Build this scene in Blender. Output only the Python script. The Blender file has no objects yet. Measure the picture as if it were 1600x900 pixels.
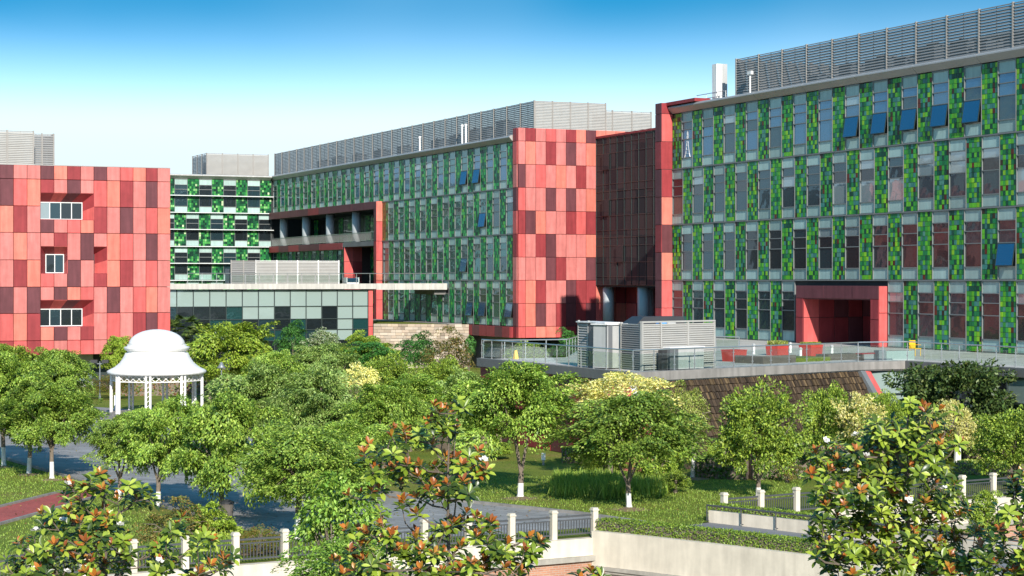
import bpy, math, random
import numpy as np
from mathutils import Matrix, Vector, Euler

R = math.radians
rnd = random.Random(7)
scene = bpy.context.scene
COL = scene.collection

# ------------------------------------------------------------------ camera
EYE, FPX, HY = 9.0, 3000.0, 438.0           # eye height, focal length and horizon row in photo pixels (1600 wide)
cd = bpy.data.cameras.new('camera')
cam = bpy.data.objects.new('camera', cd)
COL.objects.link(cam)
cam.location = (0, 0, EYE)
cam.rotation_euler = (R(90), 0, 0)
cd.sensor_width = 36.0
cd.lens = FPX / 1600 * 36.0
cd.shift_y = -(450 - HY) / 1600
cd.clip_start = 0.5
cd.clip_end = 8000
scene.camera = cam

# ------------------------------------------------------------------ sky and sun
SUN_AZ, SUN_EL = 12.5, 26.5                  # degrees right of straight behind the camera, and height
sd = Vector((math.sin(R(SUN_AZ)) * math.cos(R(SUN_EL)), -math.cos(R(SUN_AZ)) * math.cos(R(SUN_EL)), math.sin(R(SUN_EL))))
world = bpy.data.worlds.new('World')
scene.world = world
world.use_nodes = True
wn, wl = world.node_tree.nodes, world.node_tree.links
wn.clear()
w_out = wn.new('ShaderNodeOutputWorld')
w_bg = wn.new('ShaderNodeBackground')
w_sky = wn.new('ShaderNodeTexSky')
w_sky.sky_type = 'NISHITA'
w_sky.sun_disc = False
w_sky.sun_elevation = R(SUN_EL)
w_sky.sun_rotation = math.atan2(sd.x, sd.y)
w_sky.air_density = 1.0
w_sky.dust_density = 0.4
w_sky.ozone_density = 2.2
w_tc = wn.new('ShaderNodeTexCoord')
w_sep = wn.new('ShaderNodeSeparateXYZ')
wl.new(w_tc.outputs['Generated'], w_sep.inputs[0])
def wmath(op, a, b=None, clamp=False):
    n = wn.new('ShaderNodeMath'); n.operation = op; n.use_clamp = clamp
    for i, v in enumerate((a, b)):
        if v is None: continue
        if isinstance(v, (int, float)): n.inputs[i].default_value = v
        else: wl.new(v, n.inputs[i])
    return n.outputs[0]
# a clear sky that deepens quickly above the horizon and stays deep to the zenith
zc = wmath('MAXIMUM', w_sep.outputs['Z'], 0.0)
w_mr = wn.new('ShaderNodeMapRange'); w_mr.interpolation_type = 'SMOOTHSTEP'
w_mr.inputs['From Min'].default_value = 0.075; w_mr.inputs['From Max'].default_value = 0.150
w_mr.inputs['To Min'].default_value = 0.075; w_mr.inputs['To Max'].default_value = 0.54
wl.new(zc, w_mr.inputs['Value'])
zz = wmath('MAXIMUM', w_mr.outputs[0], wmath('MULTIPLY', zc, 0.99))
rad = wmath('SQRT', wmath('SUBTRACT', 1.0, wmath('MULTIPLY', zz, zz)))
hl = wmath('SQRT', wmath('ADD', wmath('MULTIPLY', w_sep.outputs['X'], w_sep.outputs['X']), wmath('MULTIPLY', w_sep.outputs['Y'], w_sep.outputs['Y'])))
hl = wmath('MAXIMUM', hl, 0.0001)
w_cmb = wn.new('ShaderNodeCombineXYZ')
wl.new(wmath('MULTIPLY', wmath('DIVIDE', w_sep.outputs['X'], hl), rad), w_cmb.inputs[0])
wl.new(wmath('MULTIPLY', wmath('DIVIDE', w_sep.outputs['Y'], hl), rad), w_cmb.inputs[1])
wl.new(zz, w_cmb.inputs[2])
wl.new(w_cmb.outputs[0], w_sky.inputs['Vector'])
w_hs = wn.new('ShaderNodeHueSaturation')
w_hs.inputs['Hue'].default_value = 0.479
w_hs.inputs['Saturation'].default_value = 1.45
wl.new(w_sky.outputs[0], w_hs.inputs['Color'])
# thin high veil of cloud
w_map = wn.new('ShaderNodeMapping')
w_map.inputs['Scale'].default_value = (2.0, 2.0, 3.0)
w_map.inputs['Location'].default_value = (0.35, 0.0, 0.2)
wl.new(w_tc.outputs['Generated'], w_map.inputs[0])
w_no = wn.new('ShaderNodeTexNoise')
w_no.inputs['Scale'].default_value = 1.6
w_no.inputs['Detail'].default_value = 3.0
w_no.inputs['Roughness'].default_value = 0.45
wl.new(w_map.outputs[0], w_no.inputs['Vector'])
w_cr = wn.new('ShaderNodeValToRGB')
w_cr.color_ramp.elements[0].position = 0.42
w_cr.color_ramp.elements[0].color = (0, 0, 0, 1)
w_cr.color_ramp.elements[1].position = 0.72
w_cr.color_ramp.elements[1].color = (0.16, 0.16, 0.16, 1)
wl.new(w_no.outputs['Fac'], w_cr.inputs[0])
w_mx = wn.new('ShaderNodeMix'); w_mx.data_type = 'RGBA'
wl.new(w_cr.outputs[0], w_mx.inputs[0])
wl.new(w_hs.outputs[0], w_mx.inputs[6])
w_mx.inputs[7].default_value = (5.2, 6.4, 7.2, 1)
# pale haze towards the horizon
w_hz = wn.new('ShaderNodeMapRange'); w_hz.interpolation_type = 'SMOOTHSTEP'
w_hz.inputs['From Min'].default_value = 0.055; w_hz.inputs['From Max'].default_value = 0.150
w_hz.inputs['To Min'].default_value = 0.92; w_hz.inputs['To Max'].default_value = 0.0
wl.new(zc, w_hz.inputs['Value'])
w_m2 = wn.new('ShaderNodeMix'); w_m2.data_type = 'RGBA'
wl.new(w_hz.outputs[0], w_m2.inputs[0]); wl.new(w_mx.outputs[2], w_m2.inputs[6])
w_m2.inputs[7].default_value = (3.85, 4.5, 5.1, 1)
wl.new(w_m2.outputs[2], w_bg.inputs['Color'])
w_bg.inputs['Strength'].default_value = 0.145
wl.new(w_bg.outputs[0], w_out.inputs[0])

sun = bpy.data.lights.new('sun', 'SUN')
sun.energy = 4.7
sun.angle = R(0.53)
sun.color = (1.0, 0.94, 0.86)
sun_o = bpy.data.objects.new('sun', sun)
COL.objects.link(sun_o)
sun_o.rotation_euler = (-sd).to_track_quat('-Z', 'Y').to_euler()
sun_o.location = (60, -80, 120)

scene.view_settings.view_transform = 'Standard'
scene.view_settings.look = 'None'
scene.view_settings.gamma = 1.0
scene.view_settings.exposure = 0.56
scene.render.engine = 'CYCLES'
scene.cycles.max_bounces = 8
scene.cycles.transparent_max_bounces = 16
scene.cycles.use_denoising = True

# ------------------------------------------------------------------ frames
UX, UY = 0.40674, -0.91355                   # campus grid: U runs along the green walls towards the camera
VX, VY = 0.91355, 0.40674                    # V runs along the red fronts, to the right and away
RU = math.atan2(UY, UX)                      # wall frame facing -V (local x = U, local -y = outward)
RV = math.atan2(VY, VX)                      # wall frame facing +U (local x = V, local -y = outward)
def gp(x, y, z=0.0):
    Y = (EYE - z) * FPX / (y - HY)
    return ((x - 800) / FPX * Y, Y)
def px(x, D): return (x - 800) / FPX * D
def pz(y, D): return EYE - (y - HY) / FPX * D

# ------------------------------------------------------------------ materials
MATS = {}
def S(r, g, b):
    f = lambda c: (c / 12.92 if c <= 0.04045 else ((c + 0.055) / 1.055) ** 2.4)
    return (f(r / 255), f(g / 255), f(b / 255), 1)
def mat(name, col, rough=0.6, metal=0.0, var=0.12, vscale=1.5, streak=0.0, bump=0.0, bscale=8.0, spec=0.5, objvar=0.0, coords='Object'):
    m = bpy.data.materials.new(name); m.use_nodes = True
    nt = m.node_tree; N, L = nt.nodes, nt.links
    b = N['Principled BSDF']
    b.inputs['Roughness'].default_value = rough
    b.inputs['Metallic'].default_value = metal
    b.inputs['Specular IOR Level'].default_value = spec
    tc = N.new('ShaderNodeTexCoord'); oi = N.new('ShaderNodeObjectInfo')
    ad = N.new('ShaderNodeVectorMath'); ad.operation = 'ADD'
    sc = N.new('ShaderNodeVectorMath'); sc.operation = 'SCALE'
    cx = N.new('ShaderNodeCombineXYZ')
    for i in range(3): L.new(oi.outputs['Random'], cx.inputs[i])
    L.new(cx.outputs[0], sc.inputs[0]); sc.inputs['Scale'].default_value = 37.0
    L.new(tc.outputs[coords], ad.inputs[0]); L.new(sc.outputs[0], ad.inputs[1])
    no = N.new('ShaderNodeTexNoise'); no.inputs['Scale'].default_value = vscale; no.inputs['Detail'].default_value = 5
    no.inputs['Roughness'].default_value = 0.62
    L.new(ad.outputs[0], no.inputs['Vector'])
    rg = N.new('ShaderNodeMapRange')
    rg.inputs['From Min'].default_value = 0.25; rg.inputs['From Max'].default_value = 0.75
    rg.inputs['To Min'].default_value = 1 - var; rg.inputs['To Max'].default_value = 1 + var
    L.new(no.outputs['Fac'], rg.inputs['Value'])
    val = rg.outputs[0]
    if objvar:
        r2 = N.new('ShaderNodeMapRange'); r2.inputs['To Min'].default_value = 1 - objvar; r2.inputs['To Max'].default_value = 1 + objvar
        L.new(oi.outputs['Random'], r2.inputs['Value'])
        mm = N.new('ShaderNodeMath'); mm.operation = 'MULTIPLY'; L.new(val, mm.inputs[0]); L.new(r2.outputs[0], mm.inputs[1]); val = mm.outputs[0]
    if streak:
        mp = N.new('ShaderNodeMapping'); mp.inputs['Scale'].default_value = (2.6, 2.6, 0.30)
        L.new(ad.outputs[0], mp.inputs[0])
        n2 = N.new('ShaderNodeTexNoise'); n2.inputs['Scale'].default_value = 1.3; n2.inputs['Detail'].default_value = 4
        L.new(mp.outputs[0], n2.inputs['Vector'])
        r3 = N.new('ShaderNodeMapRange'); r3.inputs['From Min'].default_value = 0.35; r3.inputs['From Max'].default_value = 0.65
        r3.inputs['To Min'].default_value = 1 - streak; r3.inputs['To Max'].default_value = 1 + streak * 0.5
        L.new(n2.outputs['Fac'], r3.inputs['Value'])
        mm = N.new('ShaderNodeMath'); mm.operation = 'MULTIPLY'; L.new(val, mm.inputs[0]); L.new(r3.outputs[0], mm.inputs[1]); val = mm.outputs[0]
    mv = N.new('ShaderNodeVectorMath'); mv.operation = 'SCALE'
    mv.inputs[0].default_value = col[:3]
    L.new(val, mv.inputs['Scale'])
    L.new(mv.outputs[0], b.inputs['Base Color'])
    if bump:
        bn = N.new('ShaderNodeTexNoise'); bn.inputs['Scale'].default_value = bscale; bn.inputs['Detail'].default_value = 4
        L.new(ad.outputs[0], bn.inputs['Vector'])
        bp = N.new('ShaderNodeBump'); bp.inputs['Strength'].default_value = bump; bp.inputs['Distance'].default_value = 0.05
        L.new(bn.outputs['Fac'], bp.inputs['Height']); L.new(bp.outputs[0], b.inputs['Normal'])
    MATS[name] = m
    return m
def attr_mat(name, rough=0.35, spec=0.5, trans=0.0, hue=0.0, gain=1.0, tcol=None, objvar=0.0):
    """colour comes from a per-face colour attribute"""
    m = bpy.data.materials.new(name); m.use_nodes = True
    N, L = m.node_tree.nodes, m.node_tree.links
    b = N['Principled BSDF']; b.inputs['Roughness'].default_value = rough; b.inputs['Specular IOR Level'].default_value = spec
    a = N.new('ShaderNodeAttribute'); a.attribute_name = 'Col'
    out = a.outputs['Color']
    if objvar:
        oi = N.new('ShaderNodeObjectInfo'); r2 = N.new('ShaderNodeMapRange')
        r2.inputs['To Min'].default_value = 1 - objvar; r2.inputs['To Max'].default_value = 1 + objvar
        L.new(oi.outputs['Random'], r2.inputs['Value'])
        v = N.new('ShaderNodeVectorMath'); v.operation = 'SCALE'; L.new(out, v.inputs[0]); L.new(r2.outputs[0], v.inputs['Scale']); out = v.outputs[0]
    L.new(out, b.inputs['Base Color'])
    if trans:
        t = N.new('ShaderNodeBsdfTranslucent')
        g = N.new('ShaderNodeVectorMath'); g.operation = 'MULTIPLY'; g.inputs[1].default_value = tcol or (1.3, 1.25, 0.6)
        L.new(out, g.inputs[0]); L.new(g.outputs[0], t.inputs['Color'])
        mx = N.new('ShaderNodeMixShader'); mx.inputs[0].default_value = trans
        L.new(b.outputs[0], mx.inputs[1]); L.new(t.outputs[0], mx.inputs[2])
        L.new(mx.outputs[0], N['Material Output'].inputs[0])
    MATS[name] = m
    return m
def glass_mat(name, col, refl=0.5, rough=0.03, wob=0.02, tint=(0.80, 0.93, 1.0, 1), bspec=0.5):
    """coated facade glass: a dark tinted body with a partly mirrored coat"""
    m = bpy.data.materials.new(name); m.use_nodes = True
    N, L = m.node_tree.nodes, m.node_tree.links
    b = N['Principled BSDF']
    b.inputs['Base Color'].default_value = col
    b.inputs['Roughness'].default_value = 0.25
    b.inputs['Specular IOR Level'].default_value = bspec
    g = N.new('ShaderNodeBsdfGlossy'); g.inputs['Roughness'].default_value = rough; g.inputs['Color'].default_value = tint
    tc = N.new('ShaderNodeTexCoord'); no = N.new('ShaderNodeTexNoise'); no.inputs['Scale'].default_value = 0.9; no.inputs['Detail'].default_value = 1.5
    L.new(tc.outputs['Object'], no.inputs['Vector'])
    bp = N.new('ShaderNodeBump'); bp.inputs['Strength'].default_value = wob * 10; bp.inputs['Distance'].default_value = 0.03
    L.new(no.outputs['Fac'], bp.inputs['Height']); L.new(bp.outputs[0], g.inputs['Normal'])
    lw = N.new('ShaderNodeFresnel'); lw.inputs['IOR'].default_value = 1.5
    mr = N.new('ShaderNodeMapRange'); mr.inputs['To Min'].default_value = refl * 0.55; mr.inputs['To Max'].default_value = 0.55
    L.new(lw.outputs[0], mr.inputs['Value'])
    mx = N.new('ShaderNodeMixShader'); L.new(mr.outputs[0], mx.inputs[0]); L.new(b.outputs[0], mx.inputs[1]); L.new(g.outputs[0], mx.inputs[2])
    L.new(mx.outputs[0], N['Material Output'].inputs[0])
    MATS[name] = m
    return m
def clear_glass(name, tint, refl=0.09):
    m = bpy.data.materials.new(name); m.use_nodes = True
    N, L = m.node_tree.nodes, m.node_tree.links
    N.remove(N['Principled BSDF'])
    t = N.new('ShaderNodeBsdfTransparent'); t.inputs[0].default_value = tint
    g = N.new('ShaderNodeBsdfGlossy'); g.inputs['Roughness'].default_value = 0.02
    mx = N.new('ShaderNodeMixShader'); mx.inputs[0].default_value = refl; L.new(t.outputs[0], mx.inputs[1]); L.new(g.outputs[0], mx.inputs[2])
    L.new(mx.outputs[0], N['Material Output'].inputs[0])
    MATS[name] = m
    return m

# red cladding in five shades
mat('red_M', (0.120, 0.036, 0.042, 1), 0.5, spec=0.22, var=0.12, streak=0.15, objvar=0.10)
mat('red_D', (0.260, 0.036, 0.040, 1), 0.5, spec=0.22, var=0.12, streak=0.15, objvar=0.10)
mat('red_R', (0.520, 0.098, 0.090, 1), 0.5, spec=0.25, var=0.12, streak=0.15, objvar=0.08)
mat('red_P', (0.520, 0.160, 0.142, 1), 0.5, spec=0.25, var=0.12, streak=0.15, objvar=0.08)
mat('red_O', (0.590, 0.165, 0.120, 1), 0.5, spec=0.25, var=0.12, streak=0.15, objvar=0.08)
mat('joint', (0.05, 0.025, 0.025, 1), 0.8)
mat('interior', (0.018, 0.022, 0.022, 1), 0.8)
mat('mullion', (0.17, 0.18, 0.172, 1), 0.5, 0.1, var=0.06)
mat('mullion_dark', (0.035, 0.05, 0.048, 1), 0.4, 0.3, var=0.06)
mat('frame_white', (0.62, 0.64, 0.62, 1), 0.4, 0.0, var=0.05)
mat('spandrel', (0.29, 0.41, 0.38, 1), 0.22, 0.0, var=0.10, vscale=0.8, streak=0.10, objvar=0.18, spec=0.35)
mat('spandrel_pale', (0.34, 0.46, 0.42, 1), 0.25, 0.0, var=0.08, vscale=0.8, streak=0.10, objvar=0.12, spec=0.35)
mat('coping', (0.36, 0.34, 0.32, 1), 0.42, 0.2, var=0.08, vscale=0.6)
mat('coping_white', (0.46, 0.44, 0.40, 1), 0.5, 0.0, var=0.10, vscale=0.6, streak=0.15)
mat('post_grey', (0.26, 0.24, 0.215, 1), 0.5)
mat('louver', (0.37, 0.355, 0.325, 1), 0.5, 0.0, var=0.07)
mat('louver_dark', (0.22, 0.215, 0.205, 1), 0.5, 0.0, var=0.07)  # darker copy of louver: shade of the backlit screens put into the colour
mat('steel', (0.55, 0.55, 0.53, 1), 0.3, 0.8, var=0.05)
mat('steel_grey', (0.22, 0.24, 0.25, 1), 0.45, 0.4, var=0.08)
mat('white_paint', (0.76, 0.74, 0.71, 1), 0.5, var=0.07, streak=0.09)
mat('white_cabinet', (0.40, 0.40, 0.385, 1), 0.4, var=0.05, streak=0.08)
mat('grey_cabinet', (0.11, 0.115, 0.12, 1), 0.45, var=0.08)
mat('black_metal', (0.03, 0.03, 0.032, 1), 0.5)
mat('concrete', (0.23, 0.215, 0.195, 1), 0.8, var=0.16, vscale=0.9, streak=0.2, bump=0.1)
mat('concrete_dark', (0.15, 0.145, 0.135, 1), 0.8, var=0.16, vscale=0.9, bump=0.1)
mat('column_grey', (0.36, 0.39, 0.40, 1), 0.55, var=0.06)
mat('roofing', (0.20, 0.20, 0.19, 1), 0.9, var=0.15)
mat('cream', (0.60, 0.53, 0.42, 1), 0.75, var=0.16, vscale=0.9, streak=0.12, bump=0.06)
mat('band_stone', (0.34, 0.31, 0.26, 1), 0.8, var=0.2, vscale=1.5, streak=0.15)
mat('iron', (0.09, 0.092, 0.095, 1), 0.5, 0.4)
mat('planter_red', (0.42, 0.045, 0.035, 1), 0.5, var=0.12, streak=0.12)
mat('timber', (0.10, 0.085, 0.07, 1), 0.75, var=0.25, vscale=3)
mat('paint_blue', (0.06, 0.25, 0.55, 1), 0.5)
mat('paint_yellow', (0.75, 0.42, 0.02, 1), 0.5)
mat('sign_blue', (0.05, 0.13, 0.42, 1), 0.4)
mat('bark', (0.17, 0.135, 0.10, 1), 0.9, var=0.3, vscale=6, bump=0.5, bscale=12)
mat('bark_pale', (0.30, 0.25, 0.19, 1), 0.9, var=0.25, vscale=6, bump=0.4, bscale=12)
mat('whitewash', (0.72, 0.70, 0.65, 1), 0.9, var=0.15, vscale=5)
mat('branch', (0.13, 0.10, 0.075, 1), 0.85, var=0.3, vscale=9, bump=0.4, bscale=20)
mat('soil', (0.20, 0.135, 0.075, 1), 0.95, var=0.3, vscale=3, bump=0.5)
mat('stain_wall', (0.50, 0.49, 0.45, 1), 0.8, var=0.1)
glass_mat('glass_teal', (0.010, 0.026, 0.032, 1), 0.10, tint=(0.45, 0.72, 0.85, 1), wob=0.05)
glass_mat('glass_blue', (0.012, 0.060, 0.125, 1), 0.22, tint=(0.42, 0.74, 1.0, 1))
glass_mat('glass_dark', (0.006, 0.010, 0.012, 1), 0.05)
glass_mat('glass_blind', (0.20, 0.25, 0.25, 1), 0.30)
glass_mat('glass_smoke', (0.042, 0.036, 0.038, 1), 0.05, wob=0.012, tint=(0.34, 0.44, 0.48, 1), bspec=0.0)
glass_mat('glass_green', (0.008, 0.040, 0.040, 1), 0.20, tint=(0.40, 0.85, 0.88, 1), wob=0.05)
glass_mat('glass_frost', (0.27, 0.345, 0.32, 1), 0.24, rough=0.06)
clear_glass('glass_rail', (0.90, 0.955, 0.93, 1))
attr_mat('mosaic', 0.34, 0.22)
attr_mat('leaf', 0.48, 0.35, trans=0.17, objvar=0.20)
attr_mat('leaf_gloss', 0.34, 0.5, trans=0.15, tcol=(1.2, 1.1, 0.5))
attr_mat('stone_attr', 0.9, 0.2)

def brick_mat(name, c1, c2, mortar, w, h, mortar_size, rot=0.0, rough=0.85, vert=False, offset=0.5, var=0.2):
    m = bpy.data.materials.new(name); m.use_nodes = True
    N, L = m.node_tree.nodes, m.node_tree.links
    b = N['Principled BSDF']; b.inputs['Roughness'].default_value = rough
    tc = N.new('ShaderNodeTexCoord'); mp = N.new('ShaderNodeMapping')
    mp.inputs['Rotation'].default_value = (R(90) if vert else 0, 0, rot)
    L.new(tc.outputs['Object'], mp.inputs[0])
    br = N.new('ShaderNodeTexBrick')
    br.offset = offset
    br.inputs['Color1'].default_value = c1; br.inputs['Color2'].default_value = c2; br.inputs['Mortar'].default_value = mortar
    br.inputs['Scale'].default_value = 1.0; br.inputs['Brick Width'].default_value = w; br.inputs['Row Height'].default_value = h
    br.inputs['Mortar Size'].default_value = mortar_size
    L.new(mp.outputs[0], br.inputs['Vector'])
    no = N.new('ShaderNodeTexNoise'); no.inputs['Scale'].default_value = 0.35; no.inputs['Detail'].default_value = 8; no.inputs['Roughness'].default_value = 0.7
    L.new(tc.outputs['Object'], no.inputs['Vector'])
    rg = N.new('ShaderNodeMapRange'); rg.inputs['From Min'].default_value = 0.3; rg.inputs['From Max'].default_value = 0.7
    rg.inputs['To Min'].default_value = 1 - var; rg.inputs['To Max'].default_value = 1 + var
    L.new(no.outputs['Fac'], rg.inputs['Value'])
    v = N.new('ShaderNodeVectorMath'); v.operation = 'SCALE'; L.new(br.outputs['Color'], v.inputs[0]); L.new(rg.outputs[0], v.inputs['Scale'])
    L.new(v.outputs[0], b.inputs['Base Color'])
    bp = N.new('ShaderNodeBump'); bp.inputs['Strength'].default_value = 0.4; bp.inputs['Distance'].default_value = 0.01
    L.new(br.outputs['Fac'], bp.inputs['Height']); bp.invert = True
    L.new(bp.outputs[0], b.inputs['Normal'])
    MATS[name] = m
    return m
brick_mat('paving', (0.275, 0.265, 0.255, 1), (0.215, 0.208, 0.20, 1), (0.08, 0.078, 0.075, 1), 1.2, 0.6, 0.012, rot=0.5)
brick_mat('asphalt', (0.19, 0.19, 0.195, 1), (0.165, 0.165, 0.17, 1), (0.14, 0.14, 0.14, 1), 4, 4, 0.004, var=0.15)
brick_mat('red_paving', (0.40, 0.075, 0.055, 1), (0.33, 0.06, 0.045, 1), (0.20, 0.06, 0.05, 1), 0.24, 0.12, 0.006, rot=0.9)
brick_mat('terrace_paving', (0.47, 0.44, 0.40, 1), (0.41, 0.385, 0.345, 1), (0.22, 0.20, 0.18, 1), 0.9, 0.9, 0.010, rot=0.42, offset=0.0)
brick_mat('brickwork', (0.42, 0.20, 0.12, 1), (0.34, 0.15, 0.09, 1), (0.36, 0.30, 0.24, 1), 0.24, 0.075, 0.008, vert=True)

def grass_mat(name, c1, c2, c3):
    m = bpy.data.materials.new(name); m.use_nodes = True
    N, L = m.node_tree.nodes, m.node_tree.links
    b = N['Principled BSDF']; b.inputs['Roughness'].default_value = 0.9; b.inputs['Specular IOR Level'].default_value = 0.1
    tc = N.new('ShaderNodeTexCoord')
    n1 = N.new('ShaderNodeTexNoise'); n1.inputs['Scale'].default_value = 0.22; n1.inputs['Detail'].default_value = 6; n1.inputs['Roughness'].default_value = 0.65
    n2 = N.new('ShaderNodeTexNoise'); n2.inputs['Scale'].default_value = 9.0; n2.inputs['Detail'].default_value = 4; n2.inputs['Roughness'].default_value = 0.8
    L.new(tc.outputs['Object'], n1.inputs['Vector']); L.new(tc.outputs['Object'], n2.inputs['Vector'])
    r1 = N.new('ShaderNodeValToRGB')
    r1.color_ramp.elements[0].position = 0.34; r1.color_ramp.elements[0].color = c1
    r1.color_ramp.elements[1].position = 0.70; r1.color_ramp.elements[1].color = c3
    e = r1.color_ramp.elements.new(0.52); e.color = c2
    L.new(n1.outputs['Fac'], r1.inputs[0])
    mr = N.new('ShaderNodeMapRange'); mr.inputs['From Min'].default_value = 0.3; mr.inputs['From Max'].default_value = 0.7; mr.inputs['To Min'].default_value = 0.55; mr.inputs['To Max'].default_value = 1.4
    L.new(n2.outputs['Fac'], mr.inputs['Value'])
    v = N.new('ShaderNodeVectorMath'); v.operation = 'SCALE'; L.new(r1.outputs[0], v.inputs[0]); L.new(mr.outputs[0], v.inputs['Scale'])
    L.new(v.outputs[0], b.inputs['Base Color'])
    bp = N.new('ShaderNodeBump'); bp.inputs['Strength'].default_value = 0.8; bp.inputs['Distance'].default_value = 0.06
    L.new(n2.outputs['Fac'], bp.inputs['Height']); L.new(bp.outputs[0], b.inputs['Normal'])
    MATS[name] = m
grass_mat('lawn', (0.105, 0.145, 0.022, 1), (0.155, 0.190, 0.030, 1), (0.22, 0.19, 0.055, 1))
grass_mat('terrain', (0.06, 0.085, 0.03, 1), (0.09, 0.115, 0.04, 1), (0.13, 0.13, 0.06, 1))

# ------------------------------------------------------------------ mesh helpers
class MB:
    """collects shapes and links them as ONE mesh object"""
    def __init__(s): s.v = []; s.f = []; s.m = []
    def add(s, vs, fs, mi=0):
        o = len(s.v); s.v += [tuple(p) for p in vs]
        for f in fs: s.f.append(tuple(i + o for i in f)); s.m.append(mi)
    def box(s, x0, x1, y0, y1, z0, z1, mi=0):
        s.add([(x0,y0,z0),(x1,y0,z0),(x1,y1,z0),(x0,y1,z0),(x0,y0,z1),(x1,y0,z1),(x1,y1,z1),(x0,y1,z1)],
              [(0,3,2,1),(4,5,6,7),(0,1,5,4),(1,2,6,5),(2,3,7,6),(3,0,4,7)], mi)
    def quad(s, a, b, c, d, mi=0): s.add([a, b, c, d], [(0,1,2,3)], mi)
    def prism(s, poly, z0, z1, mi=0):
        n = len(poly)
        z0f = z0 if callable(z0) else (lambda p: z0)
        z1f = z1 if callable(z1) else (lambda p: z1)
        s.add([(p[0], p[1], z0f(p)) for p in poly] + [(p[0], p[1], z1f(p)) for p in poly],
              [tuple(reversed(range(n))), tuple(range(n, 2*n))] + [(i, (i+1) % n, n + (i+1) % n, n + i) for i in range(n)], mi)
    def tube(s, pts, rads, seg=8, mi=0, cap=True):
        pts = [Vector(p) for p in pts]; o = len(s.v); n = len(pts)
        ref = None
        for i, p in enumerate(pts):
            d = (pts[min(i+1, n-1)] - pts[max(i-1, 0)]).normalized()
            a = d.orthogonal().normalized() if ref is None else (ref - d * ref.dot(d)).normalized()
            ref = a; b = d.cross(a)
            r = rads[i] if isinstance(rads, (list, tuple)) else rads
            for k in range(seg):
                t = 2*math.pi*k/seg; s.v.append(tuple(p + (a*math.cos(t) + b*math.sin(t))*r))
        for i in range(n-1):
            for k in range(seg):
                s.f.append((o+i*seg+k, o+i*seg+(k+1)%seg, o+(i+1)*seg+(k+1)%seg, o+(i+1)*seg+k)); s.m.append(mi)
        if cap:
            s.f.append(tuple(o+k for k in reversed(range(seg)))); s.m.append(mi)
            s.f.append(tuple(o+(n-1)*seg+k for k in range(seg))); s.m.append(mi)
    def bar(s, a, b, w, h=None, mi=0):
        a, b = Vector(a), Vector(b); d = (b-a).normalized(); h = h or w
        up = Vector((0,0,1)) if abs(d.z) < 0.95 else Vector((0,1,0))
        x = d.cross(up).normalized() * w/2; z = x.cross(d).normalized() * h/2
        vs = [a-x-z, a+x-z, a+x+z, a-x+z, b-x-z, b+x-z, b+x+z, b-x+z]
        s.add(vs, [(0,1,2,3),(7,6,5,4),(0,4,5,1),(1,5,6,2),(2,6,7,3),(3,7,4,0)], mi)
    def lathe(s, prof, seg=24, mi=0, c=(0,0)):
        o = len(s.v); n = len(prof)
        for r, z in prof:
            for k in range(seg):
                t = 2*math.pi*k/seg; s.v.append((c[0]+r*math.cos(t), c[1]+r*math.sin(t), z))
        for i in range(n-1):
            for k in range(seg):
                s.f.append((o+i*seg+k, o+i*seg+(k+1)%seg, o+(i+1)*seg+(k+1)%seg, o+(i+1)*seg+k)); s.m.append(mi)
        s.f.append(tuple(o+k for k in reversed(range(seg)))); s.m.append(mi)
        s.f.append(tuple(o+(n-1)*seg+k for k in range(seg))); s.m.append(mi)
    def mesh(s, name, mats, smooth=False):
        me = bpy.data.meshes.new(name); me.from_pydata(s.v, [], s.f)
        for m in ([mats] if isinstance(mats, str) else mats): me.materials.append(MATS[m])
        me.polygons.foreach_set('material_index', s.m)
        if smooth: me.polygons.foreach_set('use_smooth', [True]*len(s.f))
        me.update()
        return me
    def build(s, name, mats, parent=None, loc=(0,0,0), rz=0.0, smooth=False):
        return put(name, s.mesh(name, mats, smooth), parent, loc, rz)

def put(name, me, parent=None, loc=(0,0,0), rz=0.0, rot=None):
    o = bpy.data.objects.new(name, me); COL.objects.link(o)
    if parent is not None: o.parent = parent
    o.location = loc
    o.rotation_euler = rot if rot is not None else (0, 0, rz)
    return o
def thing(name, label, cat, loc=(0,0,0), rz=0.0, group=None):
    o = bpy.data.objects.new(name, None); COL.objects.link(o)
    o.empty_display_size = 0.5
    o.location = loc; o.rotation_euler = (0, 0, rz)
    return tag(o, label, cat, group)
def tag(o, label, cat, group=None, kind=None):
    o['label'] = label; o['category'] = cat
    if group: o['group'] = group
    if kind: o['kind'] = kind
    return o
def struct(o):
    o['kind'] = 'structure'; return o

class Wall:
    """a wall frame inside a building: x along the wall, -y outward, z up"""
    def __init__(s, parent, x, y, rz):
        s.p, s.x, s.y, s.rz = parent, x, y, rz
        s.c, s.s = math.cos(rz), math.sin(rz)
    def loc(s, a, b=0.0, z=0.0):
        return (s.x + a*s.c - b*s.s - s.p.location.x, s.y + a*s.s + b*s.c - s.p.location.y, z - s.p.location.z)
    def put(s, name, me, a, b, z, tilt=0.0, yaw=0.0):
        return put(name, me, s.p, s.loc(a, b, z), rot=(tilt, 0, s.rz + yaw))
    def world(s, a, b=0.0): return (s.x + a*s.c - b*s.s, s.y + a*s.s + b*s.c)

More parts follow.
